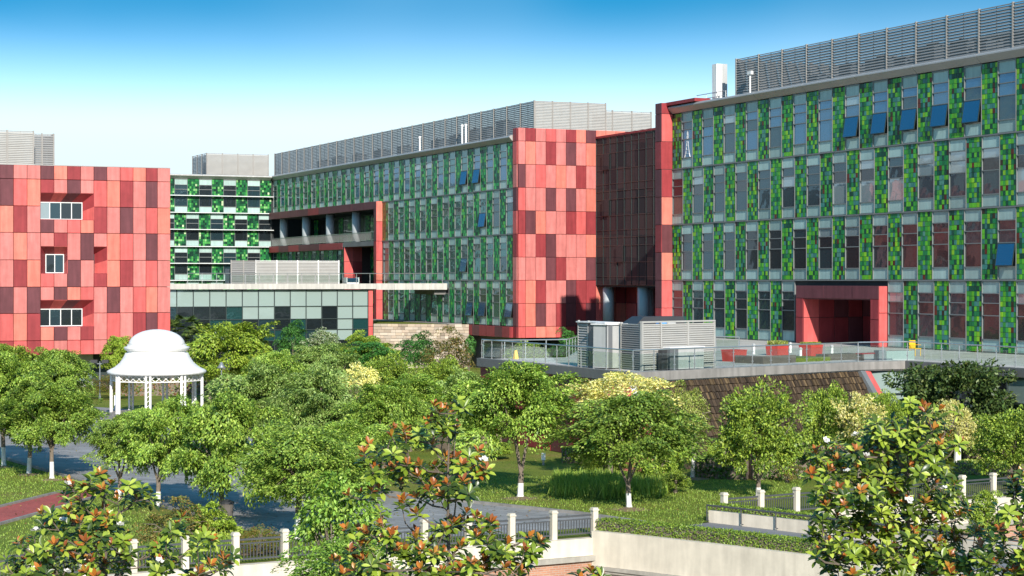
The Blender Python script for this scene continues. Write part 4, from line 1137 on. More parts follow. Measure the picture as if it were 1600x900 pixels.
# planters
def planter(x, y, w_, h, label, plant=True, ang=ang45):
    X, Y = tpt(x, y)
    o = thing('planter_box', label, 'planter', (X, Y, 4.5), ang, 'red planter boxes')
    mb = MB(); mb.add([(-w_*.46,-.42,0),(w_*.46,-.42,0),(w_*.46,.42,0),(-w_*.46,.42,0),(-w_*.5,-.46,h),(w_*.5,-.46,h),(w_*.5,.46,h),(-w_*.5,.46,h)],
        [(0,3,2,1),(0,1,5,4),(1,2,6,5),(2,3,7,6),(3,0,4,7),(4,5,6,7)]); mb.build('box', 'planter_red', o)
    mb = MB(); mb.box(-w_*.52, w_*.52, -.48, .48, h+0.002, h+0.05); mb.build('rim', 'planter_red', o)
    return o, X, Y
PLANT = [planter(1147, 564.5, 1.1, 0.60, 'red planter box without plants beside the slatted enclosure'),
         planter(1215, 555, 1.15, 0.58, 'red planter box with clipped grass, left of the portal'),
         planter(1267, 557.5, 1.1, 0.66, 'red planter box with clipped grass before the portal')]
# low beds on the terrace
o = thing('raised_bed', 'low dark timber edged bed with patchy grass on the terrace', 'planting bed', (*tpt(1240, 566.5), 4.5), ang45)
mb = MB(); mb.box(-2.6, 0.2, 0.0, 0.12, 0, 0.42); mb.box(-2.6, -2.48, 0.12, 2.0, 0, 0.42); mb.build('timber_edge', 'timber', o)
mb = MB(); mb.box(-2.48, 3.4, 0.13, 2.0, 0, 0.22); mb.build('bed', 'lawn', o)
mb = MB(); mb.box(3.45, 6.4, 0.3, 1.2, 0, 0.34); mb.build('timber_step', 'timber', o)
D_ = 108.5
o = thing('garden_bench', 'low timber bench with a red brown seat behind the terrace railing', 'bench', (*tpt(1372, 563.0), 4.5), ang45)
mb = MB(); mb.box(-1.2, 1.0, 0.2, 0.65, 0.36, 0.42); mb.build('seat', 'red_D', o)
for xx in (-1.1, 0.85):
    mb = MB(); mb.box(xx, xx+0.1, 0.22, 0.62, 0, 0.36); mb.build('leg', 'timber', o)
o = thing('frosted_cabinet', 'long frosted green glass fronted bench cabinet right of the portal', 'cabinet', (*tpt(1385, 563.0), 4.5), RV)
mb = MB(); mb.box(0, 1.9, 0.0, 0.5, 0.0, 0.52); mb.build('body', 'glass_frost', o)
mb = MB(); mb.box(-0.5, -0.02, 0.0, 0.5, 0.0, 0.56); mb.build('end_box', 'steel_grey', o)
def chair(X, Y, ang, label, m):
    o = thing('garden_chair', label, 'chair', (X, Y, 4.5), ang)
    mb = MB(); mb.box(-.25,.25,-.25,.25,.42,.46); mb.build('seat', m, o)
    mb = MB(); mb.box(-.25,.25,.22,.26,.46,.92); mb.build('backrest', m, o)
    for u in (-.22, .22):
        for v in (-.22, .22): 
            mb = MB(); mb.tube([(u,v,0),(u,v,.42)], .02, 6); mb.build('leg', m, o)
    for u in (-.26, .26):
        mb = MB(); mb.box(u-.02,u+.02,-.2,.2,.64,.67); mb.build('armrest', m, o)
chair(*tpt(1430, 556), 0.6, 'yellow garden chair on the terrace right of the portal', 'paint_yellow')
X, Y = gp(806, 561, 4.5)
o = thing('floor_sign', 'small yellow floor sign behind the railing at the left terrace tip', 'sign', (X, Y, 4.5), 0.3)
for s_ in (-1, 1):
    mb = MB(); mb.add([(-.12,s_*.14,0),(.12,s_*.14,0),(.07,s_*.01,.5),(-.07,s_*.01,.5),(-.12,s_*.16,0),(.12,s_*.16,0),(.07,s_*.03,.5),(-.07,s_*.03,.5)], [(0,1,2,3),(7,6,5,4),(0,4,5,1),(1,5,6,2),(2,6,7,3),(3,7,4,0)]); mb.build('board', 'paint_yellow', o)
for i, (x, y) in enumerate([(1178,553.5),(1235,551),(1251,560.5),(1300,556)]):
    X, Y = tpt(x, y)
    o = thing('bollard_light', 'short white bollard light on the terrace, %s' % ['by the left end of the mosaic wall','between the two planted red boxes','right beside the front planter rim','standing before the dark porch'][i], 'bollard', (X, Y, 4.5), 0, 'terrace bollard lights')
    mb = MB(); mb.lathe([(0.08,0),(0.08,0.5)], 10); mb.build('post', 'white_paint', o)
    mb = MB(); mb.lathe([(0.10,0.5),(0.11,0.6),(0.03,0.66)], 10); mb.build('cap', 'white_cabinet', o)

# ================================================================== gazebo
GX, GY, GR = px(245, 127), 127.0, 3.0
GZ = thing('gazebo', 'white domed garden gazebo with lattice frieze on the paved plaza', 'gazebo', (GX, GY, 0))
mb = MB(); mb.lathe([(3.05,2.82),(3.22,2.86),(3.24,3.02),(3.12,3.10),(2.75,3.28),(2.42,3.56),(2.18,3.92),(2.04,4.22)], 48); mb.build('skirt_roof', 'white_paint', GZ, smooth=True)
mb = MB(); mb.lathe([(1.92,4.18),(1.92,4.34),(2.06,4.40),(2.14,4.52),(2.14,4.60),(1.94,4.64),(1.94,4.76)], 48); mb.build('cornice', 'white_paint', GZ)
mb = MB(); mb.lathe([(1.84*math.cos(t*math.pi/24), 4.74+1.02*math.sin(t*math.pi/24)) for t in range(12)] + [(0.02, 5.76)], 48); mb.build('dome', 'white_paint', GZ, smooth=True)
mb = MB(); mb.lathe([(3.4,0.0),(3.4,0.15),(3.2,0.15),(3.2,0.30)], 48); mb.build('plinth', 'concrete', GZ)
for k in range(8):
    t = R(22.5*0 + 45*k); cx_, cy_ = GR*math.cos(t), GR*math.sin(t)
    mb = MB()
    tx, ty = -math.sin(t), math.cos(t)
    for s_ in (-1, 1):
        mb.bar((cx_+tx*0.14*s_, cy_+ty*0.14*s_, 0.3), (cx_+tx*0.14*s_, cy_+ty*0.14*s_, 2.84), 0.13)
    for j in range(7): mb.bar((cx_-tx*0.1, cy_-ty*0.1, 0.5+j*0.3), (cx_+tx*0.1, cy_+ty*0.1, 0.65+j*0.3), 0.03)
    mb.build('column', 'white_paint', GZ)
    t2 = R(45*(k+1)); a = Vector((cx_, cy_, 0)); c = Vector((GR*math.cos(t2), GR*math.sin(t2), 0))
    mb = MB(); mb.bar(a+Vector((0,0,2.40)), c+Vector((0,0,2.40)), 0.06); mb.bar(a+Vector((0,0,2.80)), c+Vector((0,0,2.80)), 0.07)
    for j in range(5):
        p, q = a.lerp(c, j/5+0.01), a.lerp(c, (j+1)/5-0.01)
        mb.bar(p+Vector((0,0,2.43)), q+Vector((0,0,2.77)), 0.035); mb.bar(p+Vector((0,0,2.77)), q+Vector((0,0,2.43)), 0.035)
    mb.build('lattice_frieze', 'white_paint', GZ)

# ================================================================== near fence, bridge planters and canal walls
def fence(path, label, wall_label, step, wall=True, zbase=0.0, group='iron railings with cream posts', h=0.95):
    ox, oy = path[0]; P = [Vector((p[0]-ox, p[1]-oy, 0)) for p in path]
    o = thing('iron_fence', label, 'fence', (ox, oy, zbase), 0, group)
    pm = cached('fencepost', lambda: fence_post())
    for i in range(len(P)-1):
        d = P[i+1]-P[i]; L_ = d.length; n = max(1, round(L_/step)); st = L_/n; ang = math.atan2(d.y, d.x)
        def f():
            b = MB(); g = 0.14
            b.box(g, st-g, -0.03, 0.03, 0.72, 0.78); b.box(g, st-g, -0.025, 0.025, 0.60, 0.64); b.box(g, st-g, -0.025, 0.025, 0.10, 0.15)
            nb = int((st-2*g)/0.11)
            for j in range(nb+1):
                x = g + 0.03 + j*(st-2*g-0.06)/nb; b.box(x-0.014, x+0.014, -0.014, 0.014, 0.15, 0.60)
            return b.mesh('railing_panel', 'iron')
        rm = cached(('railpanel', round(st,2)), f)
        for k in range(n):
            q = P[i] + d*(k/n); put('railing_panel', rm, o, q, ang); put('post', pm, o, q, ang)
        if i == len(P)-2: put('post', pm, o, P[-1], ang)
    return o
def fence_post():
    b = MB(); b.box(-0.10,0.10,-0.10,0.10,-0.02,0.90); b.box(-0.125,0.125,-0.125,0.125,0.90,0.95); b.box(-0.10,0.10,-0.10,0.10,0.95,1.0)
    return b.mesh('post', 'cream')
FL = (FA[0]-VX*6, FA[1]-0.52*6)
fence([FL, FA, FB], 'dark iron fence with cream posts along the near canal edge', '', 1.62)
fence([FC, FD], 'dark iron fence with cream posts on the far canal edge at right', '', 1.75)
def extrude(path, prof, mname, name, parent=None):
    """prof: (offset to the right of the path, z)"""
    mb = MB(); P = [Vector((p[0], p[1], 0)) for p in path]; n = len(prof); rings = []
    for i, p in enumerate(P):
        d = (P[min(i+1, len(P)-1)]-P[max(i-1, 0)]).normalized(); nn = Vector((d.y, -d.x, 0))
        rings.append([(p.x+nn.x*o_, p.y+nn.y*o_, z) for o_, z in prof])
    vs = [v for r_ in rings for v in r_]
    fs = [tuple(range(n)), tuple(reversed(range((len(P)-1)*n, len(P)*n)))]
    for i in range(len(P)-1):
        for k in range(n): fs.append((i*n+k, (i+1)*n+k, (i+1)*n+(k+1) % n, i*n+(k+1) % n))
    mb.add(vs, fs); return mb.build(name, mname, parent)
def arc(p, c, q, n=14):
    p, c, q = Vector(p), Vector(c), Vector(q)
    return [tuple((p*(1-t)**2 + c*2*t*(1-t) + q*t*t)[:2]) for t in [i/n for i in range(n+1)]]
o = thing('canal_wall', 'cream canal wall with brick below under the near fence', 'wall', (0,0,0))
extrude([FL, FA, FB], [(0.32, -0.02), (0.32, -0.62), (-0.3, -0.62), (-0.3, -0.02)], 'cream', 'wall', o)
extrude([FL, FA, FB], [(0.42, -0.625), (0.42, -0.80), (-0.3, -0.80), (-0.3, -0.625)], 'band_stone', 'ledge', o)
o2 = extrude([(0,0), (math.dist(FL, FA)+math.dist(FA, FB)+0.6, 0)], [(0.26, -0.805), (0.26, -4.0), (-0.3, -4.0), (-0.3, -0.805)], 'brickwork', 'brick_face', o)
o2.location = (FL[0], FL[1], 0); o2.rotation_euler = (0, 0, math.atan2(FB[1]-FL[1], FB[0]-FL[0]))
o = thing('canal_wall', 'cream canal wall with brick below under the far fence at right', 'wall', (0,0,0))
extrude([FC, FD], [(0.32, -0.02), (0.32, -0.95), (-0.3, -0.95), (-0.3, -0.02)], 'cream', 'wall', o)
extrude([FC, FD], [(0.42, -0.955), (0.42, -1.15), (-0.3, -1.15), (-0.3, -0.955)], 'band_stone', 'ledge', o)
o2 = extrude([(0,0), (math.dist(FC, FD), 0)], [(0.26, -1.155), (0.26, -4.0), (-0.3, -4.0), (-0.3, -1.155)], 'brickwork', 'brick_face', o)
o2.location = (FC[0], FC[1], 0); o2.rotation_euler = (0, 0, math.atan2(FD[1]-FC[1], FD[0]-FC[0]))
B1 = arc((FB[0]+0.1, FB[1]-0.1), (7.2, 64.4), (15.5, 55.5)) + [(24.0, 46.0)]
B2 = arc((7.5, 71.8), (10.6, 68.9), (16.5, 62.0)) + [(27.0, 51.0)]
o = thing('bridge_parapet', 'long curved cream bridge parapet with stone ledge in the foreground', 'parapet', (0,0,0))
extrude(B1, [(0.35, 0.22), (0.35, -0.98), (-0.05, -0.98), (-0.05, 0.22)], 'cream', 'wall', o)
extrude(B1, [(-0.55, 0.22), (-0.55, -0.3), (-0.70, -0.3), (-0.70, 0.22)], 'cream', 'inner_wall', o)
extrude(B1, [(0.48, -0.985), (0.48, -1.10), (-0.2, -1.10), (-0.2, -0.985)], 'band_stone', 'ledge', o)
extrude(B1, [(0.42, -1.105), (0.42, -1.20), (-0.2, -1.20), (-0.2, -1.105)], 'band_stone', 'ledge', o)
extrude(B1, [(0.30, -1.205), (0.30, -1.75), (-0.2, -1.75), (-0.2, -1.205)], 'cream', 'lower_beam', o)
extrude(B1, [(-0.055, 0.16), (-0.055, -0.2), (-0.545, -0.2), (-0.545, 0.16)], 'soil', 'soil', o)
o = thing('bridge_parapet', 'cream planter parapet with tube rail on the far side of the bridge', 'parapet', (0,0,0))
extrude(B2, [(0.25, 0.42), (0.25, -1.2), (0.05, -1.2), (0.05, 0.42)], 'cream', 'wall', o)
extrude(B2, [(-0.45, 0.42), (-0.45, -1.2), (-0.62, -1.2), (-0.62, 0.42)], 'cream', 'inner_wall', o)
extrude(B2, [(0.045, 0.36), (0.045, -0.2), (-0.445, -0.2), (-0.445, 0.36)], 'soil', 'soil', o)
def along(path, off, z, step):
    out = []; carry = 0.0
    for i in range(len(path)-1):
        a, c = Vector((*path[i],0)), Vector((*path[i+1],0)); d = c-a; L_ = d.length; nn = Vector((d.y,-d.x,0)).normalized(); t = carry
        while t < L_: out.append((a + d*(t/L_) + nn*off + Vector((0,0,z)), math.atan2(d.y, d.x))); t += step
        carry = t - L_
    return out
rt = MB(); pp = [p for p, a in along(B2, 0.34, 0.62, 1.0)]
rt.tube(pp, 0.035, 6); rt.build('tube_rail', 'iron', o)
for p, a in along(B2, 0.34, 0.05, 1.6):
    mb = MB(); mb.tube([(0,0,0),(0,0,0.57)], 0.025, 6); mb.bar((0,0,0.0),(-0.1*math.sin(-a)*-1,-0.1*math.cos(a),0.0),0.03); mb.build('rail_bracket', 'iron', o, p)
b = MB()                                      # deck between the parapets
mid = [(p, q) for p, q in zip(B1, B2)]
vs = [(p[0], p[1], -0.03) for p in B1] + [(p[0], p[1], -0.03) for p in B2]; n = len(B1)
b.add(vs, [(i, i+1, n+i+1, n+i) for i in range(n-1)]); b.add([(v[0], v[1], -0.6) for v in vs], [(n+i, n+i+1, i+1, i) for i in range(n-1)])
struct(b.build('bridge_deck', 'asphalt'))

# ================================================================== vegetation
NR = np.random.default_rng(12)
def unit(v): return v / np.maximum(np.linalg.norm(v, axis=-1, keepdims=True), 1e-9)
def leaf_quads(P, ax, nr, L, Wd, fold=0.12):
    """P (n,3) centres, ax pointing direction, nr normal"""
    ax = unit(ax); bx = unit(np.cross(nr, ax)); nn = np.cross(ax, bx)
    L = np.asarray(L)[:, None]; Wd = np.asarray(Wd)[:, None]
    q = np.stack([P - ax*L*0.5, P + bx*Wd*0.5 + nn*Wd*fold - ax*L*0.06, P + ax*L*0.5 - nn*L*0.10, P - bx*Wd*0.5 + nn*Wd*fold - ax*L*0.06], axis=1)
    return q
def pick_cols(n, pal, rng, jit=0.22):
    c = np.array([p[0] for p in pal]); w = np.array([p[1] for p in pal], float); w /= w.sum()
    idx = rng.choice(len(c), n, p=w)
    return c[idx] * rng.uniform(1-jit, 1+jit, (n, 1)) * rng.uniform(0.93, 1.07, (n, 3))
LEAFPAL = {
 'zelkova': [((0.188,0.295,0.038),4), ((0.269,0.387,0.054),4), ((0.112,0.196,0.032),2.5), ((0.389,0.497,0.097),1.8)],
 'bright':  [((0.248,0.347,0.035),4), ((0.313,0.420,0.043),4), ((0.151,0.242,0.032),2.5), ((0.389,0.462,0.072),1.4)],
 'camphor': [((0.206,0.300,0.038),4), ((0.288,0.393,0.046),4), ((0.119,0.196,0.035),2.5), ((0.389,0.485,0.071),1.6)],
 'dark':    [((0.070,0.120,0.030),4), ((0.105,0.165,0.038),3), ((0.045,0.080,0.022),3), ((0.19,0.24,0.07),1.5)],
 'yellow':  [((0.76,0.68,0.20),5), ((0.80,0.76,0.34),5), ((0.55,0.55,0.15),2), ((0.30,0.36,0.07),0.8)],
 'palezel': [((0.257,0.381,0.078),4), ((0.338,0.468,0.117),4), ((0.163,0.272,0.054),2.5), ((0.451,0.566,0.189),2)],
 'yelgreen':[((0.30,0.36,0.06),4), ((0.40,0.44,0.10),3), ((0.18,0.26,0.04),3), ((0.55,0.54,0.20),1)],
 'bronze':  [((0.16,0.14,0.03),4), ((0.22,0.17,0.04),3), ((0.10,0.14,0.03),3), ((0.26,0.15,0.04),1.2)],
 'white':   [((0.50,0.56,0.34),3), ((0.62,0.66,0.46),2), ((0.12,0.22,0.04),3), ((0.09,0.17,0.03),2)],
 'pale':    [((0.17,0.29,0.035),4), ((0.23,0.36,0.05),4), ((0.11,0.21,0.025),3), ((0.31,0.43,0.08),1.6)],
 'hedge':   [((0.184,0.284,0.029),4), ((0.248,0.347,0.041),4), ((0.103,0.189,0.026),2)],
 'box':     [((0.070,0.140,0.020),4), ((0.100,0.180,0.025),3), ((0.045,0.095,0.016),3)],
 'photinia':[((0.11,0.17,0.025),4), ((0.24,0.10,0.03),2.4), ((0.17,0.22,0.03),3), ((0.32,0.14,0.05),1)],
 'emerald': [((0.060,0.190,0.030),4), ((0.095,0.250,0.040),3), ((0.035,0.120,0.022),3)],
}
def crown_mesh(kind, var, style, nclump, nleaf, L, Rr=2.6, Hh=2.0):
    """leaf crown centred on the origin, radius Rr, half height Hh"""
    def f():
        rng = np.random.default_rng(1000 + var*17 + sum(map(ord, kind + style)))
        d = unit(rng.normal(size=(nclump*3, 3))); d = d[d[:, 2] > (-0.55 if style == 'vase' else -0.8)][:nclump]
        if style == 'vase':
            zt = np.round((d[:, 2] + 0.55)*4.2)/4.2 - 0.50 + rng.normal(size=len(d))*0.035
            hxy = unit(d[:, :2]); hr_ = np.sqrt(np.clip(1 - np.clip(zt, -0.7, 0.97)**2, 0, 1)); d = np.concatenate([hxy*hr_[:, None], np.clip(zt, -0.7, 0.97)[:, None]], 1)
        n = len(d)
        rad = (0.45 + 0.55*np.sqrt(rng.uniform(0, 1, n))) * (1 + 0.16*np.sin(3.1*d[:, 0]*2 + var) * np.cos(2.7*d[:, 1]*2 + 1.7*var)) * rng.uniform(0.82, 1.14, n)
        if style == 'vase': rad *= np.where(d[:, 2] < 0, 0.95, 1.0)
        if style == 'sparse': rad *= rng.uniform(0.75, 1.15, n)
        c = d * rad[:, None] * np.array([Rr, Rr, Hh])
        if style == 'weep': c[:, 2] = np.abs(c[:, 2])*1.0 - 0.2*Hh
        P, AX, NN = [], [], []
        for i in range(n):
            m = int(nleaf * rng.uniform(0.7, 1.3)); out = unit(c[i] * np.array([1, 1, 0.35]) + 1e-6)
            if style in ('vase', 'sparse'):
                rc_ = Rr * rng.uniform(0.20, 0.42)
                nrm = unit(out*0.42 + np.array([0, 0, 1.0]) + rng.normal(size=3)*0.22)
                e1 = unit(np.cross(nrm, [0.3, 0.9, 0.1])); e2 = np.cross(nrm, e1)
                r_ = np.sqrt(rng.uniform(0, 1, m)) * rc_; th = rng.uniform(0, 2*np.pi, m)
                u, v = r_*np.cos(th), r_*np.sin(th)
                if style == 'vase':
                    e1 = unit(out*np.array([1, 1, 0]) + rng.normal(size=3)*0.25); nrm = unit(nrm - e1*np.dot(nrm, e1)); e2 = np.cross(nrm, e1); u = u*1.35; v = v*0.80
                pos = c[i] + u[:, None]*e1 + v[:, None]*e2 - nrm*(0.55*r_**2/rc_)[:, None] + nrm*(rng.normal(size=m)*0.022*Rr)[:, None]
                ax = u[:, None]*e1 + v[:, None]*e2 + out*rc_*0.5 + rng.normal(size=(m, 3))*rc_*0.35 + np.array([0, 0, -0.25*rc_])
                nn = nrm + rng.normal(size=(m, 3))*0.33
            elif style == 'weep':
                rc_ = Rr*0.15; t = rng.uniform(0, 1, m); ln = Hh*rng.uniform(0.7, 1.5)
                pos = c[i] + rng.normal(size=(m, 3))*rc_*0.45 + np.stack([out[0]*t*rc_*2, out[1]*t*rc_*2, -t*ln], axis=1)
                ax = np.array([out[0]*0.3, out[1]*0.3, -1.0]) + rng.normal(size=(m, 3))*0.35; nn = out + rng.normal(size=(m, 3))*0.5
            else:
                rc_ = Rr * rng.uniform(0.13, 0.26)
                g = rng.normal(size=(m, 3)); g = unit(g) * (rng.uniform(0.4, 1, m)**0.5)[:, None]
                pos = c[i] + g*np.array([rc_, rc_, rc_*0.72])
                ax = g + out*0.5 + rng.normal(size=(m, 3))*0.5; nn = g*0.8 + np.array([0, 0, 0.7]) + rng.normal(size=(m, 3))*0.35
            P.append(pos); AX.append(ax); NN.append(nn)
        P, AX, NN = np.concatenate(P), np.concatenate(AX), np.concatenate(NN)
        Ls = L*rng.uniform(0.7, 1.3, len(P))
        q = leaf_quads(P, AX, NN, Ls, Ls*(0.36 if style == 'weep' else 0.56))
        return quads_mesh('crown', q, pick_cols(len(P), LEAFPAL[kind], rng), 'leaf')
    return cached(('crown', kind, var, style, nclump, nleaf, L), f)
SPEC = {  # style, clumps, leaves per clump, leaf length
 'zelkova': ('vase', 84, 400, 0.150), 'bright': ('vase', 84, 330, 0.165), 'palezel': ('vase', 84, 400, 0.150), 'camphor': ('round', 190, 95, 0.17), 'dark': ('round', 150, 105, 0.19),
 'yellow': ('round', 110, 90, 0.17), 'yelgreen': ('sparse', 60, 120, 0.17), 'bronze': ('sparse', 60, 110, 0.17), 'white': ('round', 110, 80, 0.2), 'pale': ('vase', 120, 150, 0.17), 'emerald': ('sparse', 60, 130, 0.2), 'photinia': ('round', 170, 90, 0.12), 'box': ('round', 170, 90, 0.13)}
def trunk_mesh(height, r0, cz, cr, rng, white=True, forks=4, fork_z=None, bark='bark'):
    b = MB(); fz = fork_z if fork_z is not None else max(0.7, height*0.55)
    wz = min(0.9, fz*0.6)
    lean = (rng.uniform(-0.08, 0.08), rng.uniform(-0.08, 0.08))
    p = lambda z: (lean[0]*z, lean[1]*z, z)
    if white:
        b.tube([p(-0.05), p(0.12), p(wz)], [r0*1.45, r0*1.08, r0], 8, 1)
        b.tube([p(wz), p((wz+fz)/2), p(fz)], [r0, r0*0.95, r0*0.92], 8, 0)
    else: b.tube([p(-0.05), p(0.15), p(fz*0.6), p(fz)], [r0*1.5, r0*1.1, r0, r0*0.92], 8, 0)
    for k in range(forks):
        t = 2*math.pi*(k + rng.uniform(-0.25, 0.25))/forks; rr_ = cr*rng.uniform(0.4, 0.65)
        e = (math.cos(t)*rr_, math.sin(t)*rr_, cz + rng.uniform(-0.1, 0.35)*cr)
        q = p(fz*rng.uniform(0.88, 1.0)); m = (q[0]+(e[0]-q[0])*0.36, q[1]+(e[1]-q[1])*0.36, q[2]+(e[2]-q[2])*0.5)
        b.tube([q, m, e], [r0*0.62, r0*0.45, r0*0.14], 6, 0)
        for j in range(3):
            t3 = t + rng.uniform(-0.9, 0.9); r3 = cr*rng.uniform(0.55, 0.85)
            e3 = (math.cos(t3)*r3, math.sin(t3)*r3, cz + rng.uniform(-0.25, 0.4)*cr)
            b.tube([m, ((m[0]+e3[0])/2, (m[1]+e3[1])/2, (m[2]+e3[2])/2+0.12), e3], [r0*0.34, r0*0.22, r0*0.07], 5, 0)
    return b.mesh('trunk', [bark, 'whitewash'])
RT = random.Random(77)
def tree(label, kind, D, x0, x1, y0, y1, base=None, white=True, name='broadleaf_tree', r0=None, group=None, fork=None, var=None, zb=0.0, bark='bark', depth=1.0, cat='tree'):
    """crown box in photo pixels at distance D; trunk foot on the ground below"""
    cx_, cz = px((x0+x1)/2, D), pz((y0+y1)/2, D); rx, rz = (x1-x0)/2*D/FPX, (y1-y0)/2*D/FPX
    bx_ = px(base, D) if base else cx_
    o = thing(name, label, cat, (bx_, D, zb), 0, group)
    st, nc, nl, L = SPEC[kind]
    v = RT.randrange(3) if var is None else var
    if kind not in ('zelkova', 'camphor', 'bright', 'palezel'): v = v % 2
    sc = max(rx, rz)
    if sc < 1.3 and kind != 'photinia': nc = int(nc*0.55); nl = int(nl*0.6); L = L*1.5
    me = crown_mesh(kind, v, st, nc, nl, L)
    c = put('crown', me, o, (cx_-bx_, 0, cz-zb)); kk = 0.97 if st == 'vase' else 1.0 if kind == 'yellow' else 0.88; c.scale = (rx/2.6*kk, rx/2.6*kk*depth, rz/2.0*kk); c.rotation_euler = (0, 0, RT.uniform(0, 6.28) if depth == 1.0 else 0)
    tm = trunk_mesh(max(0.8, cz-zb-rz*0.75), r0 or 0.055+0.022*rx, cz-zb-rz*0.1, rx*0.9, RT, white, forks=RT.choice((3, 4)), fork_z=fork, bark=bark)
    put('trunk', tm, o)
    return o
def dg(y): return 9*FPX/(y-HY)
# left lawn and road
tree('leafy zelkova at the left frame edge, farthest left of the whitewashed trio', 'zelkova', dg(728), -70, 78, 545, 695, 6, fork=1.6)
tree('middle whitewashed tree of the trio on the left lawn', 'zelkova', dg(741), -12, 122, 590, 706, 45, fork=1.3)
tree('whitewashed tree nearest the road at the corner of the left lawn', 'zelkova', dg(748), 26, 152, 598, 712, 81, fork=1.3)
tree('bright rounded tree below the red building at the left edge', 'bright', 112, -40, 62, 533, 630, None, False)
tree('green tree below the red building, right of the bright one', 'zelkova', 108, 40, 140, 540, 640, None, False)
tree('forked slim tree on the road edge in front of the gazebo', 'zelkova', dg(783), 148, 246, 640, 748, 186, fork=0.9)
tree('tree on the road edge just right of the gazebo front', 'zelkova', dg(792), 196, 330, 618, 765, 247, fork=1.0)
tree('wide dark zelkova with leaning trunk beside the road', 'zelkova', dg(806), 282, 452, 610, 800, 345, False, fork=1.1)
tree('zelkova with bare straight trunk behind the near fence', 'zelkova', dg(842), 385, 572, 664, 800, 464, fork=1.7, r0=0.11)
# middle mass
for i, (lab, k, D, a, b_, c, d_, bs) in enumerate([
 ('large pale green tree right of the gazebo', 'palezel', 97, 325, 475, 562, 700, 400),
 ('broad pale green tree filling the middle of the grove', 'palezel', 93, 430, 580, 575, 705, 505),
 ('spreading tree in the grove behind the tall magnolia', 'zelkova', 90, 535, 665, 595, 715, 600),
 ('low tree of the grove behind the light weeping tree', 'zelkova', 80, 455, 600, 655, 765, 540),
 ('dense green tree of the grove below the yellow topped tree', 'zelkova', 101, 575, 705, 580, 690, 640),
 ('tree with thin bare trunk behind the magnolia top', 'palezel', 101, 655, 775, 575, 690, 718),
 ('green tree between grove and gazebo roof', 'zelkova', 112, 385, 480, 545, 630, 430),
 ('round olive tree at the back of the grove', 'camphor', 118, 560, 660, 555, 640, 610),
 ('low dense tree at the back centre of the grove', 'camphor', 122, 640, 745, 560, 640, 690),
 ('leafy tree behind the grove before the glass pavilion', 'palezel', 126, 460, 570, 530, 620, 515),
 ('yellowish green tree in front of the pavilion glass', 'bright', 140, 520, 625, 525, 585, 570)]):
    tree(lab, k, D, a, b_, c, d_, bs, False, group='trees of the central grove')
tree('bushy bright green tree right of the gazebo dome', 'bright', 141, 292, 428, 499, 608, 328, False, bark='bark_pale')
tree('small green tree against the red wall left of the gazebo dome', 'bright', 150, 160, 216, 522, 590, 190, False)
tree('tree with creamy white blossom before the pavilion', 'white', 150, 472, 532, 513, 555, None, False)
tree('light green young tree against the pavilion glass', 'emerald', 156, 430, 486, 496, 560, None, False)
tree('vivid dark green tree below the stone retaining wall', 'emerald', 132, 618, 692, 514, 580, None, False)
tree('sparse bronze leaved tree below the stone retaining wall', 'bronze', 124, 655, 745, 508, 605, 700, False)
tree('low green tree at the right of the stone retaining wall', 'emerald', 138, 535, 625, 528, 575, None, False)
tree('small clipped green tree by the dark red beam', 'emerald', 140, 722, 745, 522, 560, None, False)
tree('dense rounded green tree below the central red block', 'emerald', 150, 858, 922, 508, 575, None, False)
tree('green tree behind the glass railing left of the control cabinet', 'camphor', 128, 780, 870, 535, 600, None, False)
tree('pale yellow topped tree in the middle of the grove', 'yellow', 96, 528, 592, 568, 622, None, False)
# right lawn
tree('dark vase shaped tree with forked whitewashed trunk on the lawn', 'zelkova', dg(777), 722, 892, 560, 720, 813, fork=1.0, r0=0.12)
tree('spreading tree with short white trunk at the middle of the lawn', 'zelkova', dg(793), 888, 1092, 608, 750, 983, fork=0.95, r0=0.10)
tree('creamy yellow tree behind the spreading lawn tree', 'yellow', 86, 888, 1062, 582, 650, 955, False)
tree('slender pale green tree with straight white based trunk', 'yelgreen', dg(746), 1036, 1116, 584, 700, 1084, fork=2.2, r0=0.13, bark='bark_pale')
tree('round green camphor with leaning whitewashed fork', 'camphor', dg(777), 1112, 1272, 603, 755, 1185, fork=0.7, r0=0.10)
tree('second round camphor against the brown stone wall', 'camphor', dg(752), 1246, 1346, 598, 725, 1296, False)
tree('low round green tree below the terrace glass', 'camphor', 96, 1335, 1425, 610, 690, None, False)
tree('creamy yellow tree behind the left side of the right magnolia', 'yellow', 84, 1300, 1384, 612, 694, None, False)
tree('creamy yellow tree with thick white trunk at right', 'yellow', dg(727), 1446, 1524, 626, 712, 1496, fork=1.8, r0=0.16)
tree('big dark camphor reaching above the terrace edge', 'dark', 97, 1392, 1592, 546, 712, 1510, False)
tree('round green tree at the right frame edge', 'camphor', dg(762), 1515, 1655, 636, 748, 1585, False)
# weeping light green tree
tree('light green weeping tree behind the tall magnolia', 'pale', 47, 468, 600, 737, 890, None, False, r0=0.10, zb=-4.0)
tree('low light green shrub at the foot of the weeping tree', 'pale', 45, 440, 640, 845, 990, None, False, r0=0.06, zb=-4.0, name='shrub', cat='shrub')
